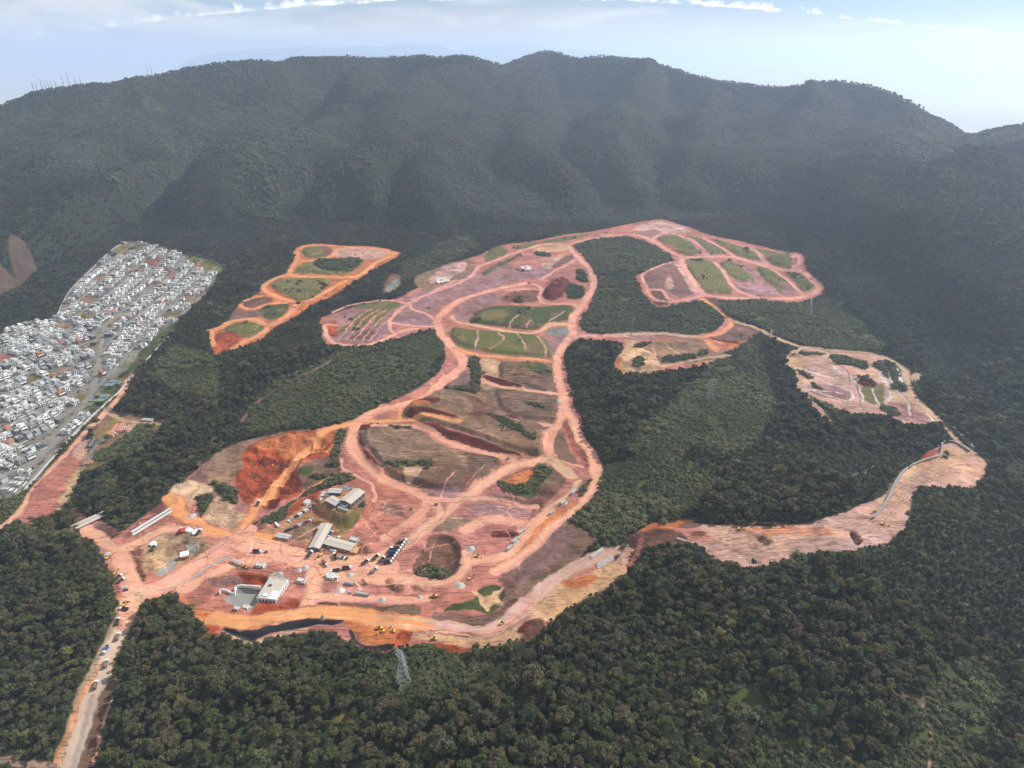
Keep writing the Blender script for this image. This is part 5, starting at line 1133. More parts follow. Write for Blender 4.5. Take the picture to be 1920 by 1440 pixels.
def house_e(wall, roof):           # a pair of storeys set back, long and narrow
    o = empty('house', (0,0,0)); m = MB().box(-3.9,-7.5,-3,3.9,7,5.9); m.build('walls', wall, o)
    MB().extr_y([(-4.3,5.9),(4.3,5.9),(4.3,6.3),(-4.3,7.3)], -7.9, 7.4).build('roof', roof, o)
    win(o,-3,3.3,0,5.2,-7.5); win(o,.8,3.3,3,5.2,-7.5); win(o,-3.2,.1,3.2,2.6,-7.5,mat=M_DARK); win(o,-5,3.2,-1,4.8,3.9,'x'); win(o,1,3.2,5,4.8,3.9,'x'); win(o,-4,3.2,3,4.6,-3.9,'x')
    return o
DES = [(house_a, M_WHITE, M_ROOFL, 'white flat roofed'), (house_a, M_WHITE, M_ROOFG, 'white house grey roofed'), (house_b, M_WHITE, M_ROOFG, 'white terraced roof'), (house_b, M_OFFW, M_ROOFL, 'cream stepped'), (house_c, M_WHITE, M_ROOFG, 'white hipped roof'),
       (house_d, M_WHITE, M_ROOFL, 'white three level'), (house_d, M_LG, M_ROOFG, 'grey stepped'), (house_e, M_WHITE, M_METR, 'white lean-to roofed'), (house_e, M_DG, M_ROOFG, 'dark grey'), (house_a, M_DG, M_ROOFL, 'charcoal walled pale roofed'),
       (house_c, M_BEI, M_TILE, 'beige tiled'), (house_d, M_BRICK, M_CONC, 'unplastered brick'), (house_e, M_OFFW, M_ROOFG, 'pale grey roofed'), (house_b, M_LG, M_ROOFL, 'light grey stepped')]
WGT = [5,7,6,4,4,5,5,3,3,2.5,1,.5,5,4]
PROTO = {}; rh = random.Random(9)
allh = []
for area, rws, ang in (('lower', ROWS_LOW, ANG_LOW), ('upper', ROWS_UP, ANG_UP)):
    for rn_, (k, off, pts) in enumerate(rws):
        for j, p in enumerate(pts): allh.append((p, area, rn_+1, j+1, ang, k))
# nearest, best seen 300 as houses of their own; the rest as one object
def vis_h(h):
    u, v = to_px(h[0][0], h[0][1], 0); return (u < -8, h[0][1])
allh.sort(key=vis_h)
rest_h = MB(); n_h = 0; rest_m = []
used = {}
for p, area, rw, j, ang, k in allh:
    zz = gz(p[0], p[1]); rz = ang + (math.pi if k % 2 else 0) + rh.uniform(-.05,.05)
    i = rh.choices(range(len(DES)), WGT)[0]
    if n_h < 300:
        if i not in PROTO: o = DES[i][0](DES[i][1], DES[i][2]); PROTO[i] = o
        else: o = copy_tree(PROTO[i])
        o.location = (p[0], p[1], zz); o.rotation_euler = (0,0,rz); sx = rh.uniform(.78,.95); o.scale = (sx*rh.choice([1,-1]), rh.uniform(.72,1.0), rh.uniform(.8,1.1))
        tag(o, '%s house, %s from left in %s row up, %s town' % (DES[i][3].replace('white house','white'), ordn(j), ordn(rw), area), 'house', 'houses of the white town')
        n_h += 1
    else:
        c, s_ = math.cos(rz), math.sin(rz); f = rh.uniform(.8,1.2); wx_, wy_ = rh.uniform(3.0,4.2), rh.uniform(4.0,6.0); b = MB(); h_ = 5.6*f
        def grab(m): 
            n_ = len(b.f); return m
        b.box(-wx_,-wy_,-3,wx_,wy_,h_ if rh.random() < .75 else 3.2); parapet(b,-wx_,-wy_,wx_,wy_,h_,.7) if rh.random() < .6 else None
        b.box(-wx_-.5,-wy_-2.4,-2,-wx_-.3,wy_+2,1.8); nw = len(b.f)
        b.box(-wx_+.4,-wy_+.4,h_+.01,wx_-.4,wy_-.4,h_+.12); nr2 = len(b.f)
        for x0 in (-wx_*.8, .15*wx_): b.box(x0,-wy_-.05,h_*.55,x0+wx_*.6,-wy_+.1,h_*.85).box(x0,-wy_-.05,.2,x0+wx_*.6,-wy_+.1,h_*.4)
        b.box(wx_-.1,-wy_*.6,h_*.5,wx_+.05,wy_*.6,h_*.82)
        wm, rm = rh.choices((0,1,2), (5,2,1))[0], rh.choices((3,4,5), (4,4,1))[0]; rest_m += [wm]*nw+[rm]*(nr2-nw)+[6]*(len(b.f)-nr2)
        rest_h.add([(p[0]+x*c-y*s_, p[1]+x*s_+y*c, zz+z) for x, y, z in b.v], b.f)
if rest_h.v:
    o = rest_h.build('distant_houses', [M_WHITE, M_LG, M_BEI, M_ROOFL, M_ROOFG, M_TILE, M_GLASS]); o.data.polygons.foreach_set('material_index', rest_m); tag(o, 'further white houses of the town, small and packed together', 'houses', kind='stuff')
# ---- walls round the town
def wall_along(name, pts, h, t, mat, label, cat='wall', cap=None, step=8):
    P = line(pts, 6); mb = MB(); cb = MB()
    q = [P[0]]
    for a in P[1:]:
        if np.linalg.norm(a-q[-1]) > step: q.append(a)
    q.append(P[-1]); q = np.array(q); T_ = np.gradient(q, axis=0); T_ /= np.linalg.norm(T_, axis=1, keepdims=True)+1e-9; Nn = np.stack([-T_[:,1], T_[:,0]], 1); z = Hf(q[:,0], q[:,1])
    def ribbon(m, w_, z0, z1):
        vs = []
        for (x, y), n, zz in zip(q, Nn, z): vs += [(x+n[0]*w_, y+n[1]*w_, zz+z0), (x-n[0]*w_, y-n[1]*w_, zz+z0), (x-n[0]*w_, y-n[1]*w_, zz+z1), (x+n[0]*w_, y+n[1]*w_, zz+z1)]
        fs = []
        for i in range(len(q)-1):
            for a in range(4): fs.append((i*4+a, i*4+(a+1)%4, i*4+4+(a+1)%4, i*4+4+a))
        fs += [(0,1,2,3), tuple(len(vs)-4+a for a in (3,2,1,0))]; m.add(vs, fs)
    ribbon(mb, t/2, -1.5, h)
    if cap is None:
        o = mb.build(name, mat); tag(o, label, cat); return o
    r = empty(name, (q[0][0], q[0][1], z[0])); w_ = mb.build('wall_face', mat, r); w_.matrix_parent_inverse = Matrix.Translation(-r.location)
    ribbon(cb, t/2+.25, h, h+.3); c = cb.build('coping', cap, r); c.matrix_parent_inverse = Matrix.Translation(-r.location); tag(r, label, cat); return r
wall_along('boundary_wall', X((45,922),(110,848),(168,786),(222,737),(268,684),(326,622)), 2.2, .6, M_OFFW, 'long white wall along the lower right edge of the town', cap=M_LG)
wall_along('boundary_wall', X((104,600),(130,548),(175,502),(214,466),(245,450)), 1.8, .5, M_LG, 'pale wall beside the dirt track on the upper left edge of the town', cap=M_LG)
wall_along('boundary_wall', X((215,466),(245,455),(300,462),(350,474),(395,486),(425,508)), 1.8, .5, M_LG, 'grey wall curving round the top end of the town', cap=M_ROOFG)
# ---- grey curved walls in the lower right cut
wall_along('retaining_wall', RR((1510,908),(1420,852),(1350,832),(1306,850),(1300,900),(1280,945),(1200,968),(1100,1005),(1040,1040),(990,1090),(940,1170),(900,1260),(850,1340),(785,1412)), 2.2, 1.4, M_ROOFG, 'long grey winding retaining wall in the pale valley cut', cap=M_ROOFG, step=5)
wall_along('retaining_wall', RR((1385,735),(1440,790),(1490,840),(1545,890)), 3.0, 3.0, M_ROOFG, 'short straight grey retaining wall beside the forest above the cut', cap=M_ROOFG, step=5)
wall_along('kerb', E((1310,538),(1150,618),(1000,715),(850,788),(720,815)), .4, 1.2, M_CONC, 'long grey concrete kerb strip across the pink haul road', 'kerb', step=5)

# ---- tools to place by bearing
def place(o, u, v, u2=None, v2=None, dz=0.0, rz=0.0):
    p = at(u, v); o.location = (p.x, p.y, p.z+dz)
    if u2 is not None:
        q = at(u2, v2); rz += math.atan2(q.y-p.y, q.x-p.x)
    o.rotation_euler = (0, 0, rz); return o
def gable(w, d, h, rise, wallm, roofm, name='building', ridges=1, over=.6, door=True):
    """long axis x"""
    o = empty(name, (0,0,0)); x, y = w/2, d/2
    m = MB().add([(-x,-y,-2),(x,-y,-2),(x,y,-2),(-x,y,-2),(-x,-y,h),(x,-y,h),(x,y,h),(-x,y,h),(-x,0,h+rise),(x,0,h+rise)],[(0,1,5,4),(2,3,7,6),(1,2,6,9,5),(3,0,4,8,7),(0,3,2,1)]); m.build('walls', wallm, o)
    s = rise/y; yo = y+over; zo = h-over*s; t = .25
    for sg in (-1, 1):
        b = MB(); X0, X1 = -x-over, x+over
        b.add([(X0,0,h+rise+.03),(X1,0,h+rise+.03),(X1,sg*yo,zo+.03),(X0,sg*yo,zo+.03),(X0,0,h+rise+t),(X1,0,h+rise+t),(X1,sg*yo,zo+t),(X0,sg*yo,zo+t)],[(0,1,2,3),(7,6,5,4),(0,4,5,1),(1,5,6,2),(2,6,7,3),(3,7,4,0)])
        b.build('roof', roofm, o)
    MB().box(-x-over,-.3,h+rise+.26,x+over,.3,h+rise+.42).build('ridge_cap', M_ROOFL, o)
    if door:
        MB().box(x-.01,-y*.45,0,x+.08,y*.45,h*.75).build('door', M_DARK, o)
        n = max(2, int(w/6))
        for k in range(n):
            a = -x+w*(k+.3)/n; win(o, a, h*.35, a+w/n*.4, h*.7, -y-.03)
    return o
def flatb(w, d, h, wallm, roofm, name='building', par=.6):
    o = empty(name, (0,0,0)); x, y = w/2, d/2; m = MB().box(-x,-y,-2,x,y,h); parapet(m,-x,-y,x,y,h,par); m.build('walls', wallm, o); MB().box(-x+.3,-y+.3,h+.01,x-.3,y-.3,h+.15).build('roof', roofm, o)
    for k in range(max(2, int(w/4))):
        a = -x+w*(k+.25)/max(2, int(w/4)); win(o, a, h*.35, a+1.6, h*.75, -y)
    MB().box(x-.02,-.6,0,x+.06,.6,2.2).build('door', M_DARK, o)
    return o
PAD = 9
b = gable(24, 15, 6.0, 2.0, M_DG, M_METR, 'warehouse'); place(b, *F((1265,245))[0], *F((1400,130))[0]); b.location.z = gz(*b.location.xy)+.1; tag(b, 'large warehouse with pale metal gable roof on the raised pad', 'warehouse')
b = gable(16, 10, 3.6, 1.0, M_DG, M_METR, 'shed'); place(b, *F((1098,270))[0], *F((1150,300))[0]); tag(b, 'smaller shed with ribbed grey roof beside the large warehouse', 'shed')
b = flatb(8, 5, 3, M_WHITE, M_ROOFG, 'store_hut'); place(b, *F((1185,300))[0], *F((1230,330))[0]); tag(b, 'little white store hut in front of the large warehouse', 'hut')
b = flatb(14, 3, 2.4, M_LG, M_CONC, 'site_office'); place(b, *F((1180,335))[0], *F((1230,355))[0]); tag(b, 'low grey site office on the near corner of the raised pad', 'office')
b = gable(11, 7.5, 3.4, .9, M_LG, M_METR, 'shed'); place(b, *F((1028,180))[0], *F((1060,182))[0]); tag(b, 'ribbed roofed grey shed, left one of the pair above the warehouse', 'shed')
b = gable(14, 7.5, 3.4, .9, M_DG, M_ROOFL, 'shed'); place(b, *F((1110,178))[0], *F((1150,180))[0]); tag(b, 'pale roofed shed, right one of the pair above the warehouse', 'shed')
b = gable(10, 6.5, 3.2, .4, M_BLUE, M_DG, 'blue_shed'); place(b, *F((1205,112))[0], *F((1235,128))[0]); tag(b, 'dark shed with blue front behind the large warehouse', 'shed')
b = gable(34, 11, 4.5, 1.6, M_DG, M_METR, 'workshop'); place(b, *F((965,545))[0], *F((1010,465))[0]); tag(b, 'long workshop with curved beige metal roof beside the parked cars', 'workshop')
b = gable(9, 12, 5.0, 1.2, M_DG, M_METR, 'workshop_annex'); place(b, *F((1010,455))[0], *F((1030,425))[0]); tag(b, 'short beige roofed annex at the upper end of the long workshop', 'building')
b = gable(32, 11, 3.6, .9, M_BEI, M_METR, 'office_block'); place(b, *F((1140,598))[0], *F((1230,622))[0]); tag(b, 'wide low office block with greyish brown roof', 'office')
b = flatb(9, 6, 3.4, M_LG, M_ROOFL, 'guard_house'); place(b, *F((1268,553))[0], *F((1295,560))[0]); tag(b, 'small grey cabin with pale roof right of the low office block', 'cabin')
b = gable(7.5, 5.5, 2.6, .5, M_BEI, M_TARP, 'open_shelter'); place(b, *F((1275,648))[0], *F((1290,620))[0]); tag(b, 'small shelter with bright orange roof by the haul road', 'shelter')
b = flatb(7, 5, 3, M_WHITE, M_ROOFL, 'cabin'); place(b, *F((845,212))[0], *F((865,195))[0]); tag(b, 'white cabin at the left end of the upper car row', 'cabin')
for q, lb in (((605,520), 'left of the two open huts below the lower car row'), ((658,528), 'right of the two open huts below the lower car row')):
    b = gable(8, 5.5, 3.2, .5, M_BEI, M_ROOFL, 'open_hut', door=True); place(b, *F(q)[0], *F((q[0]+30, q[1]+8))[0]); tag(b, 'beige hut, '+lb, 'hut', 'pair of site huts')
# white building under construction with walled yard
b = empty('unfinished_building', (0,0,0)); m = MB().box(-15,-11,-3,15,11,6.5); parapet(m,-15,-11,15,11,6.5,1.0,.4); m.build('walls', M_WHITE, b)
MB().box(-14.5,-10.5,6.51,14.5,10.5,6.8).build('roof', M_METR, b); m = MB().box(-14,7.5,6.81,14,10.3,8.2); m.build('roof_block', M_ROOFL, b)
MB().box(-12,1,6.81,-8,6,8).build('stair_box', M_WHITE, b); MB().box(2,3,6.81,6,7,6.95).build('roof_opening', M_DARK, b); MB().box(-14.4,-9.8,6.81,-3,-2,7.1).build('raised_slab', M_WHITE, b)
for k in range(7): win(b, -14+4.1*k, .8, -12+4.1*k, 4.8, -11, mat=M_DARK)
for k in range(5): win(b, -10+4.2*k, .8, -7.5+4.2*k, 4.6, -15, 'x', mat=M_DARK); win(b, -10+4.2*k, .8, -7.5+4.2*k, 4.6, 15, 'x', mat=M_DARK)
for k in range(5): MB().box(15.3,-10+4.6*k,-1,18.5,-9.6+4.6*k,6.2).build('scaffold_frame', M_CONC, b)
MB().box(15.3,-10.2,3.0,18.5,10,3.2).build('scaffold_deck', M_CONC, b)
place(b, *F((540,1012))[0], *F((602,923))[0]); b.scale = (.86,.82,.7); tag(b, 'white flat roofed building under construction beside a walled concrete yard', 'building')
wall_along('retaining_wall', F((60,1040),(100,1015),(180,1030),(200,990),(245,968),(350,975),(430,985)), 3.2, .8, M_WHITE, 'white zigzag retaining wall round the concrete yard', cap=M_OFFW, step=3)
b = flatb(5, 4, 2.6, M_WHITE, M_ROOFL, 'cabin'); place(b, *F((295,1135))[0], *F((315,1140))[0]); tag(b, 'white cabin at the front corner of the concrete yard', 'cabin')
b = flatb(3.5, 3, 2.4, M_WHITE, M_ROOFL, 'cabin'); place(b, *F((213,1168))[0], *F((230,1172))[0]); tag(b, 'tiny white cabin on the orange bank below the concrete yard', 'cabin')
b = gable(13, 3, 2.8, .3, M_BEI, M_BEI, 'container_shed'); place(b, *F((215,755))[0], *F((250,772))[0]); tag(b, 'long brown site container left of the white building site', 'container')
b = flatb(8, 5, 2.8, M_WHITE, M_ROOFL, 'cabin'); place(b, *F((432,778))[0], *F((455,782))[0]); tag(b, 'white cabin on the bank above the unfinished building', 'cabin')
for i, (q, ww) in enumerate((((1045,870), 7), ((1085,868), 6), ((1060,888), 7), ((785,915), 5), ((1105,885), 5))):
    b = flatb(ww, 4, 2.6, M_WHITE, M_OFFW, 'cabin'); place(b, *F(q)[0], *F((q[0]+20, q[1]+4))[0]); tag(b, 'white site cabin '+['left in the cluster below the dump trucks','right in the cluster behind a dump truck','front one of the cluster below the trucks','alone beside the grey gravel pile','small one at the right of the cabin cluster'][i], 'cabin', 'white site cabins')
# farm buildings west
for i, (q, r2, ww, dd, rm) in enumerate([((945,290),(985,230),20,9,M_TILE),((985,285),(1020,235),20,8,M_TILE),((1045,290),(1070,262),13,5.5,M_TILE),((920,330),(960,338),12,7,M_TARP)]):
    b = gable(ww, dd, 3.2, 1.3, M_OFFW, rm, 'barn'); place(b, *L(q)[0], *L(r2)[0]); tag(b, ['red tiled barn, left of three set side by side','red tiled barn, middle of three side by side','narrow red tiled barn, right of three side by side','orange roofed shed in front of the three red barns'][i], 'barn', 'red roofed farm buildings')
b = gable(20, 8, 2.6, .8, M_DG, M_DARK, 'black_roofed_shed'); place(b, *L((760,408))[0], *L((790,370))[0]); tag(b, 'long black roofed shed between the dirt track and barns', 'shed')
b = gable(9, 6, 2.8, 1.2, M_OFFW, M_TILE, 'cottage'); place(b, *L((728,568))[0], *L((760,560))[0]); tag(b, 'little cottage with red and white roof beside the sand track', 'cottage')
b = gable(15, 4, 2.4, .6, M_WHITE, M_ROOFL, 'white_shelter'); place(b, *L((1215,214))[0], *L((1290,220))[0]); tag(b, 'long low white shelter at the edge of the wood past the barns', 'shelter')
b = flatb(7, 5, 3, M_WHITE, M_ROOFL, 'farmhouse'); place(b, *T((245,160))[0], *T((290,165))[0]); tag(b, 'lone pale farmhouse by the brown clearing at the far left', 'house')
# bridge
b = empty('bridge', (0,0,0)); MB().box(-21,-3.6,-.6,21,3.6,.2).build('deck', M_BEI, b); MB().box(-21,-4.0,-.7,21,-3.62,1.1).build('parapet', M_WHITE, b); MB().box(-21,3.62,-.7,21,4.0,1.1).build('parapet', M_WHITE, b)
for k in (-12, 0, 12): MB().box(k-.6,-3,-9,k+.6,3,-.61).build('pier', M_CONC, b)
place(b, *E((140,272))[0], *E((215,238))[0], dz=2.5); tag(b, 'long straight beige bridge with white edge between the two woods', 'bridge')
# tennis courts
for i, (q, r2) in enumerate((((930,1215),(975,1180)),((820,1335),(865,1300)))):
    b = empty('tennis_court', (0,0,0)); MB().box(-19,-17,-1,19,17,.12).build('surround', M_GRN, b)
    for sg in (-8.2, 8.2):
        c = MB().box(-12,sg-5.5,.121,12,sg+5.5,.14).build('court_surface', M_COURT, b); ln = MB()
        for x in (-12,-6.4,-.05,6.4,11.9): ln.box(x,sg-5.5,.15,x+.14,sg+5.5,.16)
        for y in (-5.5,-4.1,0,4.1,5.4): ln.box(-12,sg+y,.161,12,sg+y+.14,.17)
        ln.build('court_lines', M_LINE, c); MB().box(-.05,sg-6,.17,.05,sg+6,1.1).build('net', M_DARK, c)
    place(b, *T(q)[0], *T(r2)[0], dz=.35); b.scale = (.62,.62,1); tag(b, ['pair of blue tennis courts, the upper pair near the white wall','pair of blue tennis courts, the lower pair beside the avenue'][i], 'tennis court', 'blue courts beside the town wall')
# lattice pylons
def pylon(h, arm):
    o = empty('pylon', (0,0,0)); nseg = 8
    def w_at(t): return (3.6*(1-t)+.5) if t < .7 else (3.6*.3+.5)*(1-(t-.7))
    for sx in (-1,1):
        for sy in (-1,1):
            m = MB()
            for k in range(nseg):
                a, b_ = k/nseg, (k+1)/nseg; m.bar((sx*w_at(a), sy*w_at(a), h*a-(2 if k == 0 else 0)), (sx*w_at(b_), sy*w_at(b_), h*b_), .16, 4)
            m.build('leg', M_STEEL, o)
    br = MB()
    for k in range(nseg):
        a, b_ = k/nseg, (k+1)/nseg; wa, wb = w_at(a), w_at(b_)
        for c in range(4):
            s1 = [(-1,-1),(1,-1),(1,1),(-1,1)][c]; s2 = [(-1,-1),(1,-1),(1,1),(-1,1)][(c+1)%4]
            br.bar((s1[0]*wa, s1[1]*wa, h*a), (s2[0]*wb, s2[1]*wb, h*b_), .07, 3); br.bar((s2[0]*wa, s2[1]*wa, h*a), (s1[0]*wb, s1[1]*wb, h*b_), .07, 3); br.bar((s1[0]*wb, s1[1]*wb, h*b_), (s2[0]*wb, s2[1]*wb, h*b_), .07, 3)
    br.build('bracing', M_STEEL, o)
    for k, z in enumerate((.72, .84, .95)):
        m = MB(); a = arm*(1-.15*k)
        for sg in (-1,1): m.bar((0,-.6,h*z),(sg*a,0,h*z+.6),.16,4).bar((0,.6,h*z),(sg*a,0,h*z+.6),.16,4).bar((0,0,h*z+2.2),(sg*a,0,h*z+.6),.14,4).bar((sg*a,0,h*z+.6),(sg*a,0,h*z-1.6),.12,4)
        m.build('crossarm', M_STEEL, o)
    return o
for (u, v, h, r, lb) in [(757,1283,36,R(-50),'tall white lattice pylon standing in the foreground scrub'),(1330,752,34,R(20),'pale lattice pylon in the scrub right of the sandy spur'),(1441,652,32,R(60),'slim lattice pylon just above the pale track through the scrub'),(1516,590,32,R(60),'small far lattice pylon below the top right plots')]:
    b = pylon(h, 8.5); p = at(u, v); b.location = p; b.rotation_euler = (0,0,r); b.scale = (1.15,1.15,1.0); tag(b, lb, 'pylon')
# trees and hedges among the houses
for p, lb in ():
    pass
# radio masts on the skyline
for i, (u, vt, vb) in enumerate([(64,152,172),(70,155,170),(80,146,168),(86,151,167),(92,151,166),(98,153,165),(105,151,163),(120,142,162),(130,136,160),(142,144,158),(152,144,157),(278,120,142),(285,122,140)]):
    Y = float(np.interp(u, [q[0] for q in MAIN_CREST], [q[2] for q in MAIN_CREST])); x, y, _ = at_Y(u, vb, Y); zt = at_Y(u, vt, Y)[2]; zb = gz(x, y); h = max(25, zt-zb)
    o = empty('radio_mast', (x, y, zb)); m = MB()
    for c in range(3):
        t = c*2.094; m.bar((1.6*math.cos(t),1.6*math.sin(t),-1),(.5*math.cos(t),.5*math.sin(t),h),.35,4)
    m.build('mast', M_STEEL, o); r_ = MB()
    for k in range(int(h/5)):
        f = 1.6-1.1*k*5/h
        for c in range(3): r_.bar((f*math.cos(c*2.094),f*math.sin(c*2.094),k*5),(f*math.cos(c*2.094+2.094),f*math.sin(c*2.094+2.094),k*5+4),.2,3)
    r_.build('rungs', M_STEEL, o)
    d = MB().bar((0,-1.2,h*.75),(0,-1.6,h*.75),1.2,10).bar((0,.8,h*.6),(0,1.2,h*.6),.9,10); d.build('dish_aerial', M_WPAINT, o)
    tag(o, 'thin radio mast on the skyline, '+(ordn(i+1)+' from left in the far left cluster' if i < 11 else ('left' if i == 11 else 'right')+' one of a close pair'), 'radio mast', 'radio masts along the ridge')
# ---------------------------------------------------------------- vehicles and plant
def wheels(o, xs, y, r, w=.35):
    for x in xs:
        for sg in (-1, 1): MB().bar((x, sg*y-w/2, r), (x, sg*y+w/2, r), r, 12).build('wheel', M_RUB, o)
def car(paint):
    o = empty('car', (0,0,0))
    MB().extr_y([(-2.15,.35),(2.15,.35),(2.2,.75),(1.9,.95),(-2.1,1.0),(-2.2,.7)], -.9, .9).build('body', paint, o)
    MB().taper(-1.7,-.82,.97,1.0,.82,1.5,.35,.12,.65).build('window_band', M_GLASS, o); MB().box(-1.3,-.68,1.501,.35,.68,1.55).build('roof', paint, o); wheels(o, (-1.35,1.35), .82, .34, .22)
    return o
def pickup(paint):
    o = empty('pickup', (0,0,0)); MB().extr_y([(-2.6,.5),(2.6,.5),(2.6,1.05),(1.5,1.15),(-2.6,1.15)], -.95, .95).build('body', paint, o)
    MB().taper(-.7,-.88,1.16,1.5,.88,1.75,.2,.12,.6).build('cab', M_GLASS, o); MB().box(-.45,-.72,1.751,.85,.72,1.8).build('roof', paint, o); MB().box(-2.4,-.75,1.151,-.85,.75,1.2).build('load_bed', M_DARK, o); wheels(o, (-1.7,1.7), .85, .4, .25)
    return o
def dump(cabm, bedm, load=True):
    o = empty('dump_truck', (0,0,0)); MB().box(-4.6,-.6,.75,4.4,.6,1.15).build('chassis', M_DARK, o)
    MB().extr_y([(2.5,1.0),(4.6,1.0),(4.6,2.2),(4.2,3.1),(2.5,3.1)], -1.25, 1.25).build('cab', cabm, o); MB().box(4.3,-1.1,2.1,4.62,1.1,2.85).build('windscreen', M_GLASS, o)
    m = MB().box(-4.8,-1.3,1.2,2.2,1.3,1.5).box(-4.8,-1.3,1.5,-4.6,1.3,2.9).box(2.0,-1.3,1.5,2.2,1.3,3.3).box(-4.6,-1.3,1.5,2.0,-1.15,2.9).box(-4.6,1.15,1.5,2.0,1.3,2.9); m.build('tipper_bed', bedm, o)
    if load: MB().taper(-4.55,-1.1,1.51,1.95,1.1,2.95,1.0,.6).build('load', M_SOIL, o)
    wheels(o, (-3.6,-2.2,3.4), 1.05, .52, .4); return o
def boxtruck(cabm, boxm):
    o = empty('box_truck', (0,0,0)); MB().box(-4,-.5,.7,3.9,.5,1.0).build('chassis', M_DARK, o); MB().extr_y([(2.3,.9),(4.1,.9),(4.1,1.9),(3.7,2.7),(2.3,2.7)], -1.1, 1.1).build('cab', cabm, o)
    MB().box(3.75,-.95,1.8,4.12,.95,2.5).build('windscreen', M_GLASS, o); MB().box(-4.2,-1.2,1.05,2.1,1.2,3.3).build('cargo_box', boxm, o); wheels(o, (-2.6,3.1), 1.0, .48, .35); return o
def bus():
    o = empty('bus', (0,0,0)); MB().box(-6,-1.25,.5,6,1.25,3.1).build('body', M_WPAINT, o); MB().box(-5.6,-1.28,1.5,5.7,1.28,2.4).build('window_band', M_GLASS, o); MB().box(-5.5,-1.0,3.101,5.5,1.0,3.3).build('roof', M_WPAINT, o); wheels(o, (-3.6,3.8), 1.1, .5, .35); return o
def excavator(paint=None):
    paint = paint or M_YEL; o = empty('excavator', (0,0,0))
    for sg in (-1,1): MB().extr_y([(-2.2,.25),(-1.8,0),(1.8,0),(2.2,.25),(2.2,.7),(1.8,.95),(-1.8,.95),(-2.2,.7)], sg*1.2-.3, sg*1.2+.3).build('track', M_RUB, o)
    MB().box(-2.4,-1.3,1.0,1.3,1.3,2.1).build('body', paint, o); MB().taper(.0,.2,2.11,1.5,1.25,3.2,.1,.1,.3).build('cab', M_GLASS, o)
    m = MB().bar((1.0,-.4,1.8),(4.2,-.4,4.8),.35,4,.25).bar((4.2,-.4,4.8),(6.4,-.4,3.9),.25,4,.2); m.build('boom', paint, o); MB().bar((6.2,-.4,4.1),(6.6,-.4,1.6),.22,4,.16).build('arm', paint, o)
    MB().taper(5.9,-1.0,.5,7.1,.2,1.6,.1).build('bucket', M_DARK, o); return o
def loader():
    o = empty('wheel_loader', (0,0,0)); MB().box(-3.2,-1.1,1.0,.2,1.1,2.2).build('body', M_YEL, o); MB().taper(-1.0,-.8,2.21,.7,.8,3.3,.15).build('cab', M_GLASS, o); MB().bar((.4,-.5,1.8),(3.2,-.5,.9),.22).bar((.4,.5,1.8),(3.2,.5,.9),.22).build('lift_arm', M_YEL, o)
    MB().extr_y([(3.0,.2),(4.2,.1),(4.2,.3),(3.4,.5),(3.3,1.4),(3.0,1.4)], -1.4, 1.4).build('bucket', M_DARK, o); wheels(o, (-2.2,1.3), 1.15, .8, .5); return o
def roller():
    o = empty('road_roller', (0,0,0)); MB().bar((2.0,-1.05,.75),(2.0,1.05,.75),.75,16).build('drum', M_STEEL, o); MB().box(-2.4,-.9,.8,.9,.9,1.7).build('body', M_YEL, o); MB().taper(-.6,-.8,1.71,.9,.8,2.9,.1).build('cab', M_GLASS, o); MB().box(.7,-.95,.7,2.9,.95,1.1).build('drum_frame', M_YEL, o); wheels(o, (-1.7,), .9, .75, .4); return o
PR = {}
def veh(key, fn, u, v, u2, v2, label, cat, group=None, sc=1.0):
    if key not in PR: o = fn(); PR[key] = o
    else: o = copy_tree(PR[key])
    for k in ('group', 'label', 'category'):
        if k in o: del o[k]
    place(o, u, v, u2, v2, dz=.25); o.scale = (sc, sc, sc); tag(o, label, cat, group); return o
CARS = {'white': lambda: car(M_WPAINT), 'silver': lambda: car(M_SILV), 'black': lambda: car(M_BLKP), 'red': lambda: car(M_REDP), 'dark blue': lambda: car(M_BLUE)}
def car_row(a, b, n, where, rz=0, seed=1):
    r_ = random.Random(seed)
    for k in range(n):
        t = k/(n-1); u, v = a[0]+(b[0]-a[0])*t, a[1]+(b[1]-a[1])*t; c = r_.choices(list(CARS), [5,3,4,1,1])[0]
        o = veh(c, CARS[c], u, v, b[0]+(b[0]-a[0])*3, b[1]+(b[1]-a[1])*3, '%s car, %s from left in the %s' % (c, ordn(k+1), where), 'car', 'cars parked in rows at the compound'); o.rotation_euler.z += R(90)+rz
car_row(F((682,374))[0], F((915,225))[0], 14, 'upper parking row', 0, 3)
car_row(F((655,462))[0], F((895,358))[0], 13, 'lower parking row', 0, 5)
car_row(F((1065,468))[0], F((990,604))[0], 7, 'row beside the long workshop', 0, 8)
car_row(F((1060,638))[0], F((1115,650))[0], 4, 'row in front of the office block', 0, 9)
car_row(F((1130,698))[0], F((1200,712))[0], 5, 'row outside the compound fence', 0, 10)
for q, c, lb in [((1108,535),'black','left of three cars behind the office block'),((1132,520),'white','in the middle behind the office block'),((1128,553),'silver','close behind the office block roof'),((1208,560),'white','beside the small grey cabin'),((978,232),'white','alone at the upper corner of the raised pad')]:
    veh(c, CARS[c], *F(q)[0], *F((q[0]+20, q[1]-18))[0], c+' car parked '+lb, 'car')
veh('bus', bus, *F((575,412))[0], *F((560,395))[0], 'white minibus parked alone left of the lower car row', 'bus', sc=.7)
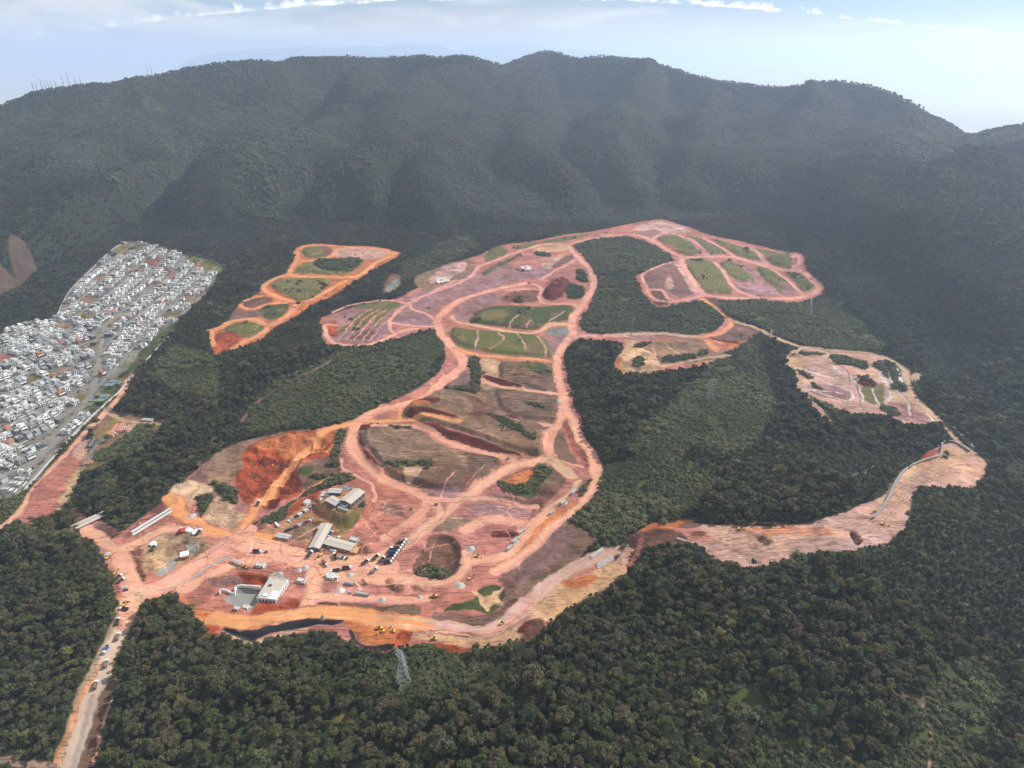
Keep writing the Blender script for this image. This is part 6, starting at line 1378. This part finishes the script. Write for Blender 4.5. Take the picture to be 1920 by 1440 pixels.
# dump trucks
DT = {'dark': lambda: dump(M_WPAINT, M_DARK, False), 'soil': lambda: dump(M_WPAINT, M_DG, True), 'blue': lambda: dump(M_WPAINT, M_BLUE, False), 'orange': lambda: dump(M_YEL, M_SOIL, True)}
GT = 'dump trucks around the site'
for q, r2, k, lb in [((1592,645),(1612,615),'dark','black bodied dump truck, uppermost of the four loose trucks'),((1465,705),(1492,682),'dark','black bodied dump truck, middle left of the four loose trucks'),((1520,728),(1545,700),'dark','black bodied dump truck, middle right of the four loose trucks'),
   ((1372,750),(1402,730),'dark','black bodied dump truck, lowest left of the four loose trucks'),((1448,825),(1478,802),'soil','loaded dump truck alone below the four loose trucks'),((1205,802),(1245,800),'dark','dump truck with white cab facing right above the cabin cluster'),
   ((1095,828),(1070,832),'dark','dump truck standing behind the white cabins'),((1008,762),(1030,780),'soil','loaded dump truck heading down right past the gravel bed'),((400,652),(435,655),'dark','dark dump truck alone on the wide pink yard'),((870,678),(890,655),'dark','dump truck waiting at the lower end of the long workshop'),
   ((403,215),(415,195),'dark','dump truck climbing the straight orange haul road'),((1095,700),(1090,680),'dark','dump truck left of the cars outside the fence')]:
    veh('d'+k, DT[k], *F(q)[0], *F(r2)[0], lb, 'dump truck', GT)
for k in range(9):
    q = (1572+17*k, 752-24*k); kk = ('dark','soil','dark','dark','blue','dark','soil','dark','soil')[k]
    veh('d'+kk, DT[kk], *F(q)[0], *F((q[0]+30, q[1]-4))[0], 'parked dump truck, %s from bottom in the diagonal truck line' % ordn(k+1), 'dump truck', GT)
for q, r2, k, lb in [((665,622),(672,600),'dark','dark dump truck nearest the site entrance on the approach road'),((664,708),(672,688),'soil','loaded dump truck, second down the approach road'),((597,782),(586,808),'blue','white cabbed truck with blue body on the approach road'),
   ((599,860),(606,838),'soil','soil carrying dump truck just below the blue one'),((540,980),(546,960),'soil','soil carrying dump truck lowest on the approach road'),((700,552),(670,548),'dark','dump truck standing across the site entrance'),((668,372),(690,358),'dark','dump truck parked in the left roadside lot, upper'),((682,392),(704,378),'dark','dump truck parked in the left roadside lot, lower')]:
    veh('d'+k, DT[k], *K(q)[0], *K(r2)[0], lb, 'dump truck', GT, .85)
for q, c, lb in [((700,428),'white','upper of two in the left roadside lot'),((707,443),'black','lower of two in the left roadside lot'),((700,525),'silver','at the narrow site entrance')]:
    veh(c, CARS[c], *K(q)[0], *K((q[0]+15, q[1]-4))[0], c+' car, '+lb, 'car')
for q, k, lb in [((910,342),'dark','dark dump truck left of the red truck in the spoil yard'),((1062,350),'dark','dump truck right of the white tanks in the spoil yard'),((692,486),'dark','dump truck under the white tank on the spoil heap')]:
    veh('d'+k, DT[k], *E(q)[0], *E((q[0]+20, q[1]-22))[0], lb, 'dump truck', GT)
veh('red_truck', lambda: boxtruck(M_REDP, M_REDP), *E((930,336))[0], *E((940,318))[0], 'red box truck among the vehicles in the spoil yard', 'truck')
veh('white_truck', lambda: boxtruck(M_WPAINT, M_WPAINT), *E((1035,352))[0], *E((1050,335))[0], 'white box truck right of the round tanks', 'truck')
# plant
ex = [(H((360,650))[0], H((385,690))[0], 'yellow excavator digging inside the orange borrow pit'),(F((955,690))[0], F((930,710))[0], 'excavator beside the fence below the workshop'),(F((975,672))[0], F((990,650))[0], 'second excavator beside the fence below the workshop'),
  (J((950,425))[0], J((920,440))[0], 'excavator left of the red spoil heap at the south rim'),(J((1035,418))[0], J((1010,395))[0], 'excavator on the edge of the red spoil heap'),(K((605,262))[0], K((625,250))[0], 'excavator in the roadside lot beside the grey pile'),
  (K((645,350))[0], K((655,340))[0], 'excavator above the trucks in the roadside lot'),(A((1045,608))[0], A((1070,590))[0], 'upper excavator on the dark red mound'),(A((1020,645))[0], A((1000,660))[0], 'lower excavator on the dark red mound'),
  (O((1205,218))[0], O((1180,205))[0], 'excavator right of the dozer in the top orange clearing'),(Q((1215,556))[0], Q((1195,570))[0], 'excavator at the lower end of the winding grey wall'),(Q((1250,616))[0], Q((1270,622))[0], 'excavator below the winding grey wall end'),
  (G((540,560))[0], G((560,545))[0], 'excavator right of the white rubble in the lower yard'),(G((590,400))[0], G((615,405))[0], 'excavator beside the grey pile right of the dark pit'),(A((150,510))[0], A((170,500))[0], 'excavator on the pale strip at the upper left')]
for a, b_, lb in ex: veh('ex', excavator, *a, *b_, lb, 'excavator', 'excavators around the earthworks', .85)
for a, b_, lb in [(F((290,790))[0], F((310,800))[0], 'wheel loader beside the brown container'),(A((785,603))[0], A((810,600))[0], 'dark wheel loader on the wide purple pad'),(O((1145,233))[0], O((1120,235))[0], 'wheel loader left in the top orange clearing'),(G((285,690))[0], G((260,692))[0], 'wheel loader in the low trench near the netting end'),
                  (Q((580,641))[0], Q((600,640))[0], 'wheel loader alone on the pale valley cut'),(E((455,935))[0], E((470,920))[0], 'wheel loader at the site entrance'),(J((925,402))[0], J((900,405))[0], 'wheel loader upper left of the red spoil heap')]:
    veh('ld', loader, *a, *b_, lb, 'loader', 'wheel loaders')
for a, b_, lb in [(G((772,884))[0], G((790,870))[0], 'road roller on the wide pale curved road'),(G((285,995))[0], G((310,995))[0], 'roller standing on the south edge of the pale road'),(D((690,805))[0], D((720,800))[0], 'roller at the road fork in the terraces'),(D((1278,800))[0], D((1290,830))[0], 'roller on the outer curved road'),(O((1228,886))[0], O((1260,882))[0], 'roller on the lower loop of the striped plots')]:
    veh('rl', roller, *a, *b_, lb, 'road roller', 'road rollers')
for a, b_, lb in [(A((1010,1195))[0], A((1015,1180))[0],'white pickup, upper left of three on the east road'),(A((1045,1205))[0], A((1055,1180))[0],'white pickup, right of three on the east road'),(A((1020,1170))[0], A((1030,1150))[0],'white pickup, top of three on the east road'),(D((1020,118))[0], D((1022,100))[0],'white pickup by the plot corner on the east road'),
                  (B((150,912))[0], B((170,908))[0],'white pickup on the crossing below the dark wood'),(B((185,155))[0], B((205,158))[0],'white pickup at the top road junction'),(H((1550,85))[0], H((1575,70))[0],'pickup beside the black square on the orange road')]:
    veh('pk', lambda: pickup(M_WPAINT), *a, *b_, lb, 'pickup', 'white pickups on the haul roads')
# ---- precast panels laid out in rows
pp = empty('precast_panel', (0,0,0)); MB().box(-.8,-1.6,0,.8,1.6,.6).build('slab', M_OFFW, pp); MB().box(-.7,-1.3,.601,.7,-1.0,.75).box(-.7,1.0,.601,.7,1.3,.75).build('rib', M_WHITE, pp)
first = True; pa, pb = E((515,340))[0], E((825,150))[0]
for row in range(2):
    for k in range(26):
        o = pp if first else copy_tree(pp); first = False; t = k/25
        u = pa[0]+(pb[0]-pa[0])*t + row*2.2; v = pa[1]+(pb[1]-pa[1])*t + row*5.2
        place(o, u, v, pb[0]+row*2.2, pb[1]+row*5.2, dz=.3); tag(o, 'white precast slab, %s from left in the %s row' % (ordn(k+1), ('back','front')[row]), 'precast slab', 'white precast slabs in two long rows')
# ---- concrete rings
rp = empty('concrete_ring', (0,0,0)); n = 14; vs = []
for r_, z in ((.85,0),(.85,1.3),(.6,1.3),(.6,0)):
    for q in range(n): vs.append((r_*math.cos(2*math.pi*q/n), r_*math.sin(2*math.pi*q/n), z))
mesh_obj('ring_wall', vs, [(a*n+q, a*n+(q+1)%n, ((a+1)%4)*n+(q+1)%n, ((a+1)%4)*n+q) for a in range(4) for q in range(n)], M_WHITE, rp); first = True
for blk, a, b_, nr, lb in ((0, (1418,402), (1495,352), 2, 'upper'), (1, (1462,470), (1562,412), 3, 'lower')):
    for r_ in range(nr):
        for k in range(8):
            o = rp if first else copy_tree(rp); first = False; t = k/7
            p_ = G((a[0]+(b_[0]-a[0])*t+r_*3, a[1]+(b_[1]-a[1])*t+r_*13-nr*4))[0]; place(o, *p_, dz=.2); tag(o, 'white concrete ring, %s from left in row %d of the %s block' % (ordn(k+1), r_+1, lb), 'concrete ring', 'stacked out concrete rings')
q0 = Q((280,684))[0]; q1 = Q((350,706))[0]
for k in range(8):
    o = copy_tree(rp); t = k/7; place(o, q0[0]+(q1[0]-q0[0])*t, q0[1]+(q1[1]-q0[1])*t, dz=.2); tag(o, 'white concrete ring, %s from left in the line beside the valley cut' % ordn(k+1), 'concrete ring', 'line of rings by the cut')
# ---- big pipes, tanks, heaps
def pipe(L_, r):
    o = empty('culvert_pipe', (0,0,0)); MB().bar((-L_/2,0,r),(L_/2,0,r),r,16).build('barrel', M_LG, o); MB().bar((L_/2,0,r),(L_/2+.05,0,r),r*.8,16).build('bore', M_DARK, o); return o
for a, b_, L_, r_, lb in [((1230,942),(1250,946),9,1.8,'large grey pipe above the gravel apron'),((1340,1036),(1370,1040),13,1.5,'long grey pipe right of the gravel apron'),((830,915),(845,895),8,1.2,'grey pipe leaning beside the cabin near the gravel pile'),((1230,1020),(1240,1022),3,1.0,'short stub of grey pipe between the two large pipes')]:
    o = pipe(L_, r_); place(o, *F(a)[0], *F(b_)[0]); tag(o, lb, 'pipe')
for q, r_, lb in [((978,336),3.0,'left of two round white tanks in the spoil yard'),((996,343),2.6,'right of two round white tanks in the spoil yard'),((688,445),3.2,'white round tank on top of the spoil heap')]:
    o = empty('storage_tank', (0,0,0)); MB().bar((0,0,-1),(0,0,3.2),r_,18).build('shell', M_WPAINT, o); MB().bar((0,0,3.2),(0,0,4.4),r_,18,.3).build('lid', M_WPAINT, o); place(o, *E(q)[0]); tag(o, lb, 'tank')
# crushing plant
o = empty('crushing_plant', (0,0,0)); MB().taper(-3,-2.5,2,3,2.5,5,-1).build('hopper', M_WPAINT, o); MB().box(-3,-2,-1,3,2,2).build('crusher_body', M_REDP, o); MB().bar((3,0,2),(13,0,5.5),.6).build('conveyor', M_CONC, o); MB().bar((-3,0,2),(-11,-3,4.5),.6).build('conveyor', M_CONC, o); MB().bar((11,1,-1),(11,0,4.6),.2).bar((11,-1,-1),(11,0,4.6),.2).build('conveyor_leg', M_STEEL, o)
place(o, *E((950,548))[0], *E((1000,540))[0]); tag(o, 'red and white crushing plant with two conveyors on the spoil yard', 'crusher')
def heap(u, v, r_, h, mat, label, seed):
    r_ *= .75
    rr = random.Random(seed); m = MB(); n = 16; vs = [(0,0,h)]
    for k, (f, zf) in enumerate(((.35,.68),(.7,.28),(1,-.1))):
        for q in range(n): t = 2*math.pi*q/n; w_ = rr.uniform(.86,1.12); vs.append((r_*f*w_*math.cos(t), r_*f*w_*math.sin(t), h*zf*rr.uniform(.9,1.1)))
    fs = [(0,1+q,1+(q+1)%n) for q in range(n)]
    for k in range(2):
        for q in range(n): fs.append((1+k*n+q, 1+(k+1)*n+q, 1+(k+1)*n+(q+1)%n, 1+k*n+(q+1)%n))
    o = mesh_obj('gravel_heap' if mat is M_GRAV else 'soil_heap', vs, fs, mat); place(o, u, v); tag(o, label, 'heap')
for i, (q, r_, h, mt, lb) in enumerate([(F((825,790))[0],5,2.5,M_GRAV,'grey gravel heap right of the hexagonal casting beds'),(F((770,815))[0],4,1.8,M_GRAV,'lower grey gravel heap at the hexagonal casting beds'),(F((1230,860))[0],5,2,M_GRAV,'round pale gravel heap below the dump truck'),(F((1520,1080))[0],5,2.2,M_GRAV,'pale gravel heap near the long brown bank'),
     (F((1145,1000))[0],6,2.5,M_OFFW,'cream sand heap at the top of the gravel apron'),(F((1590,912))[0],7,2.2,M_YEL if False else M_SOIL,'ochre soil heap above the ploughed mound'),(G((465,605))[0],6,2.2,M_GRAV,'white rubble heap in the lower yard'),(G((180,690))[0],4,2,M_GRAV,'grey heap beside the low trench'),(G((548,345))[0],7,3,M_GRAV,'grey gravel heap right of the dark pit'),
     (E((1000,210))[0],7,2,M_GRAV,'grey gravel heap beside the precast rows'),(K((598,238))[0],5,2,M_GRAV,'grey heap in the left roadside lot'),(A((760,470))[0],8,3,M_GRAV,'white heap in the middle of the purple pad'),(A((40,572))[0],9,3,M_GRAV,'long white heap at the upper left strip'),(D((1110,1130))[0],6,2,M_GRAV,'pale green grey heap on the outer road'),(G((870,290))[0],6,1.6,M_GRAV,'pale square heap above the excavation trench'),
     (D((1075,370))[0],6,1.5,M_GRAV,'bluish grey heap where the east road bends'),(F((600,840))[0],4,1.6,M_GRAV,'grey heap above the unfinished building')]):
    heap(*q, r_, h, mt, lb, i)
# black squares of netting on the orange road (laid on the bank)
for pts, lb in ((H((1365,125),(1470,68),(1497,88),(1395,150)), 'black sheet laid on the bank beside the orange road'),):
    P = [at(*p_) for p_ in pts]; c = sum(P, Vector())/4; o = mesh_obj('ground_sheet', [p_-c+Vector((0,0,.5)) for p_ in P]+[p_-c+Vector((0,0,-1)) for p_ in P], [(0,1,2,3),(0,4,5,1),(1,5,6,2),(2,6,7,3),(3,7,4,0)], M_DARK); o.location = c; tag(o, lb, 'sheet')
# site huts up north
for q, mt, lb in [(A((755,468))[0], M_WHITE, 'white site hut in the middle of the big purple pad'),(A((140,505))[0], M_WHITE, 'white hut on the strip at the upper left'),(A((205,542))[0], M_LG, 'grey hut beside the upper left road'),(D((1185,1055))[0], M_WHITE, 'long white hut on the outer curved road'),(D((1105,1135))[0], M_LG, 'pale green hut below the long white hut'),
     (D((1015,1215))[0], M_WHITE, 'white hut beside the brown bank'),(D((790,1355))[0], M_WHITE, 'white hut, upper of two beside the long trench'),(D((745,1420))[0], M_WHITE, 'white hut, lower of two beside the long trench'),(G((830,340))[0], M_WHITE, 'white hut at the lower end of the long trench'),(O((820,655))[0], M_WHITE, 'white footbridge hut between the two clearings')]:
    b = flatb(5 if 'long' not in lb else 9, 2.6, 2.4, M_LG, M_ROOFL, 'site_hut'); place(b, *q, q[0]+6, q[1]-5); tag(b, lb, 'hut')
# silver flowering tree and a few lone trees on the bare ground
def lone(u, v, s_, k, lab, mat=None):
    o = empty('lone_tree', at(u, v), rg.uniform(0, 6)); o.scale = (s_, s_, s_*.9); me = KINDS[k][0]
    if mat: me = me.copy(); me.materials[0] = mat
    c = bpy.data.objects.new('crown', me); COL.objects.link(c); c.parent = o; c = bpy.data.objects.new('trunk', KINDS[k][1]); COL.objects.link(c); c.parent = o; tag(o, lab, 'tree')
lone(327, 1228, 1.05, 2, 'silver white flowering tree standing out of the dark foreground wood', LEAFW)
lone(604, 1165, .8, 2, 'pale flowering tree at the netting edge of the south rim', LEAFW)
for u, v, s_, lb in [(472,565,1.6,'big round tree in the north-west clearing above the lower loop'),(632,510,1.1,'tree at the road fork in the north-west clearing'),(560,575,1.0,'tree beside the track between the clearings'),(975,563,1.0,'bushy tree on the edge of the pink pad'),(1205,690,.9,'tree in the ring of the sandy knoll'),(190,768,1.2,'tree beside the dirt track near the black roofed shed'),
                     (172,815,1.3,'tree left of the black roofed shed'),(182,800,1.3,'tree below the first bend of the sand track'),(203,828,1.0,'tree right of the black roofed shed'),(1412,1062,.9,'tree at the lower edge of the pale valley cut')]:
    lone(u, v, s_, rg.randint(0, 4), lb)
# ---------------------------------------------------------------- faint mountains beyond the plain
def far_range(pts, Y, w):
    P = np.array([at_Y(u, v, Y) for u, v in pts]); xs = np.linspace(P[0,0], P[-1,0], 70); mb = MB(); vs = []; fs = []
    for j in range(9):
        t = (j-4)/4
        for x in xs:
            h = np.interp(x, P[:,0], P[:,2]); k = max(0, 1-abs(t)**1.3); n = float(fbm(np.array([x]), np.array([Y+t*w]), 1500, 5, 9)[0])
            vs.append((x, Y+t*w, -130+(h+70)*k*(1+.16*n)))
    n = len(xs)
    for j in range(8):
        for i in range(n-1): fs.append((j*n+i, j*n+i+1, (j+1)*n+i+1, (j+1)*n+i))
    mb.add(vs, fs); o = mb.build('mountains', M_MTN, None, True); o['kind'] = 'structure'
M_MTN = simple('far_forest', (.06,.09,.05), .9, var=.3, scale=.003)
far_range([(380,100),(450,93),(500,88),(540,84),(580,80),(620,84),(660,83),(700,79),(740,75),(775,74),(810,80),(850,92),(900,100)], 24000, 3000)
far_range([(820,98),(880,86),(920,80),(950,75),(985,78),(1020,86),(1060,90),(1100,93),(1180,100)], 28000, 3500)
# ---------------------------------------------------------------- haze
hz = MB().box(-26000, -400, -122, 26000, 44000, 900).build('haze', None); hz.data.materials.clear()
hm = bpy.data.materials.new('haze_air'); hm.use_nodes = True; t = hm.node_tree; t.nodes.clear(); N = NT(t)
pv_ = N.n('ShaderNodeVolumePrincipled', ins={'Color': (.64,.77,1.0,1), 'Density': 0.95e-4, 'Anisotropy': 0.5}); mo = N.n('ShaderNodeOutputMaterial', ins={1: pv_.outputs[0]})
hz.data.materials.append(hm); tag(hz, 'pale blue haze in the air over the hills', 'haze', kind='stuff')
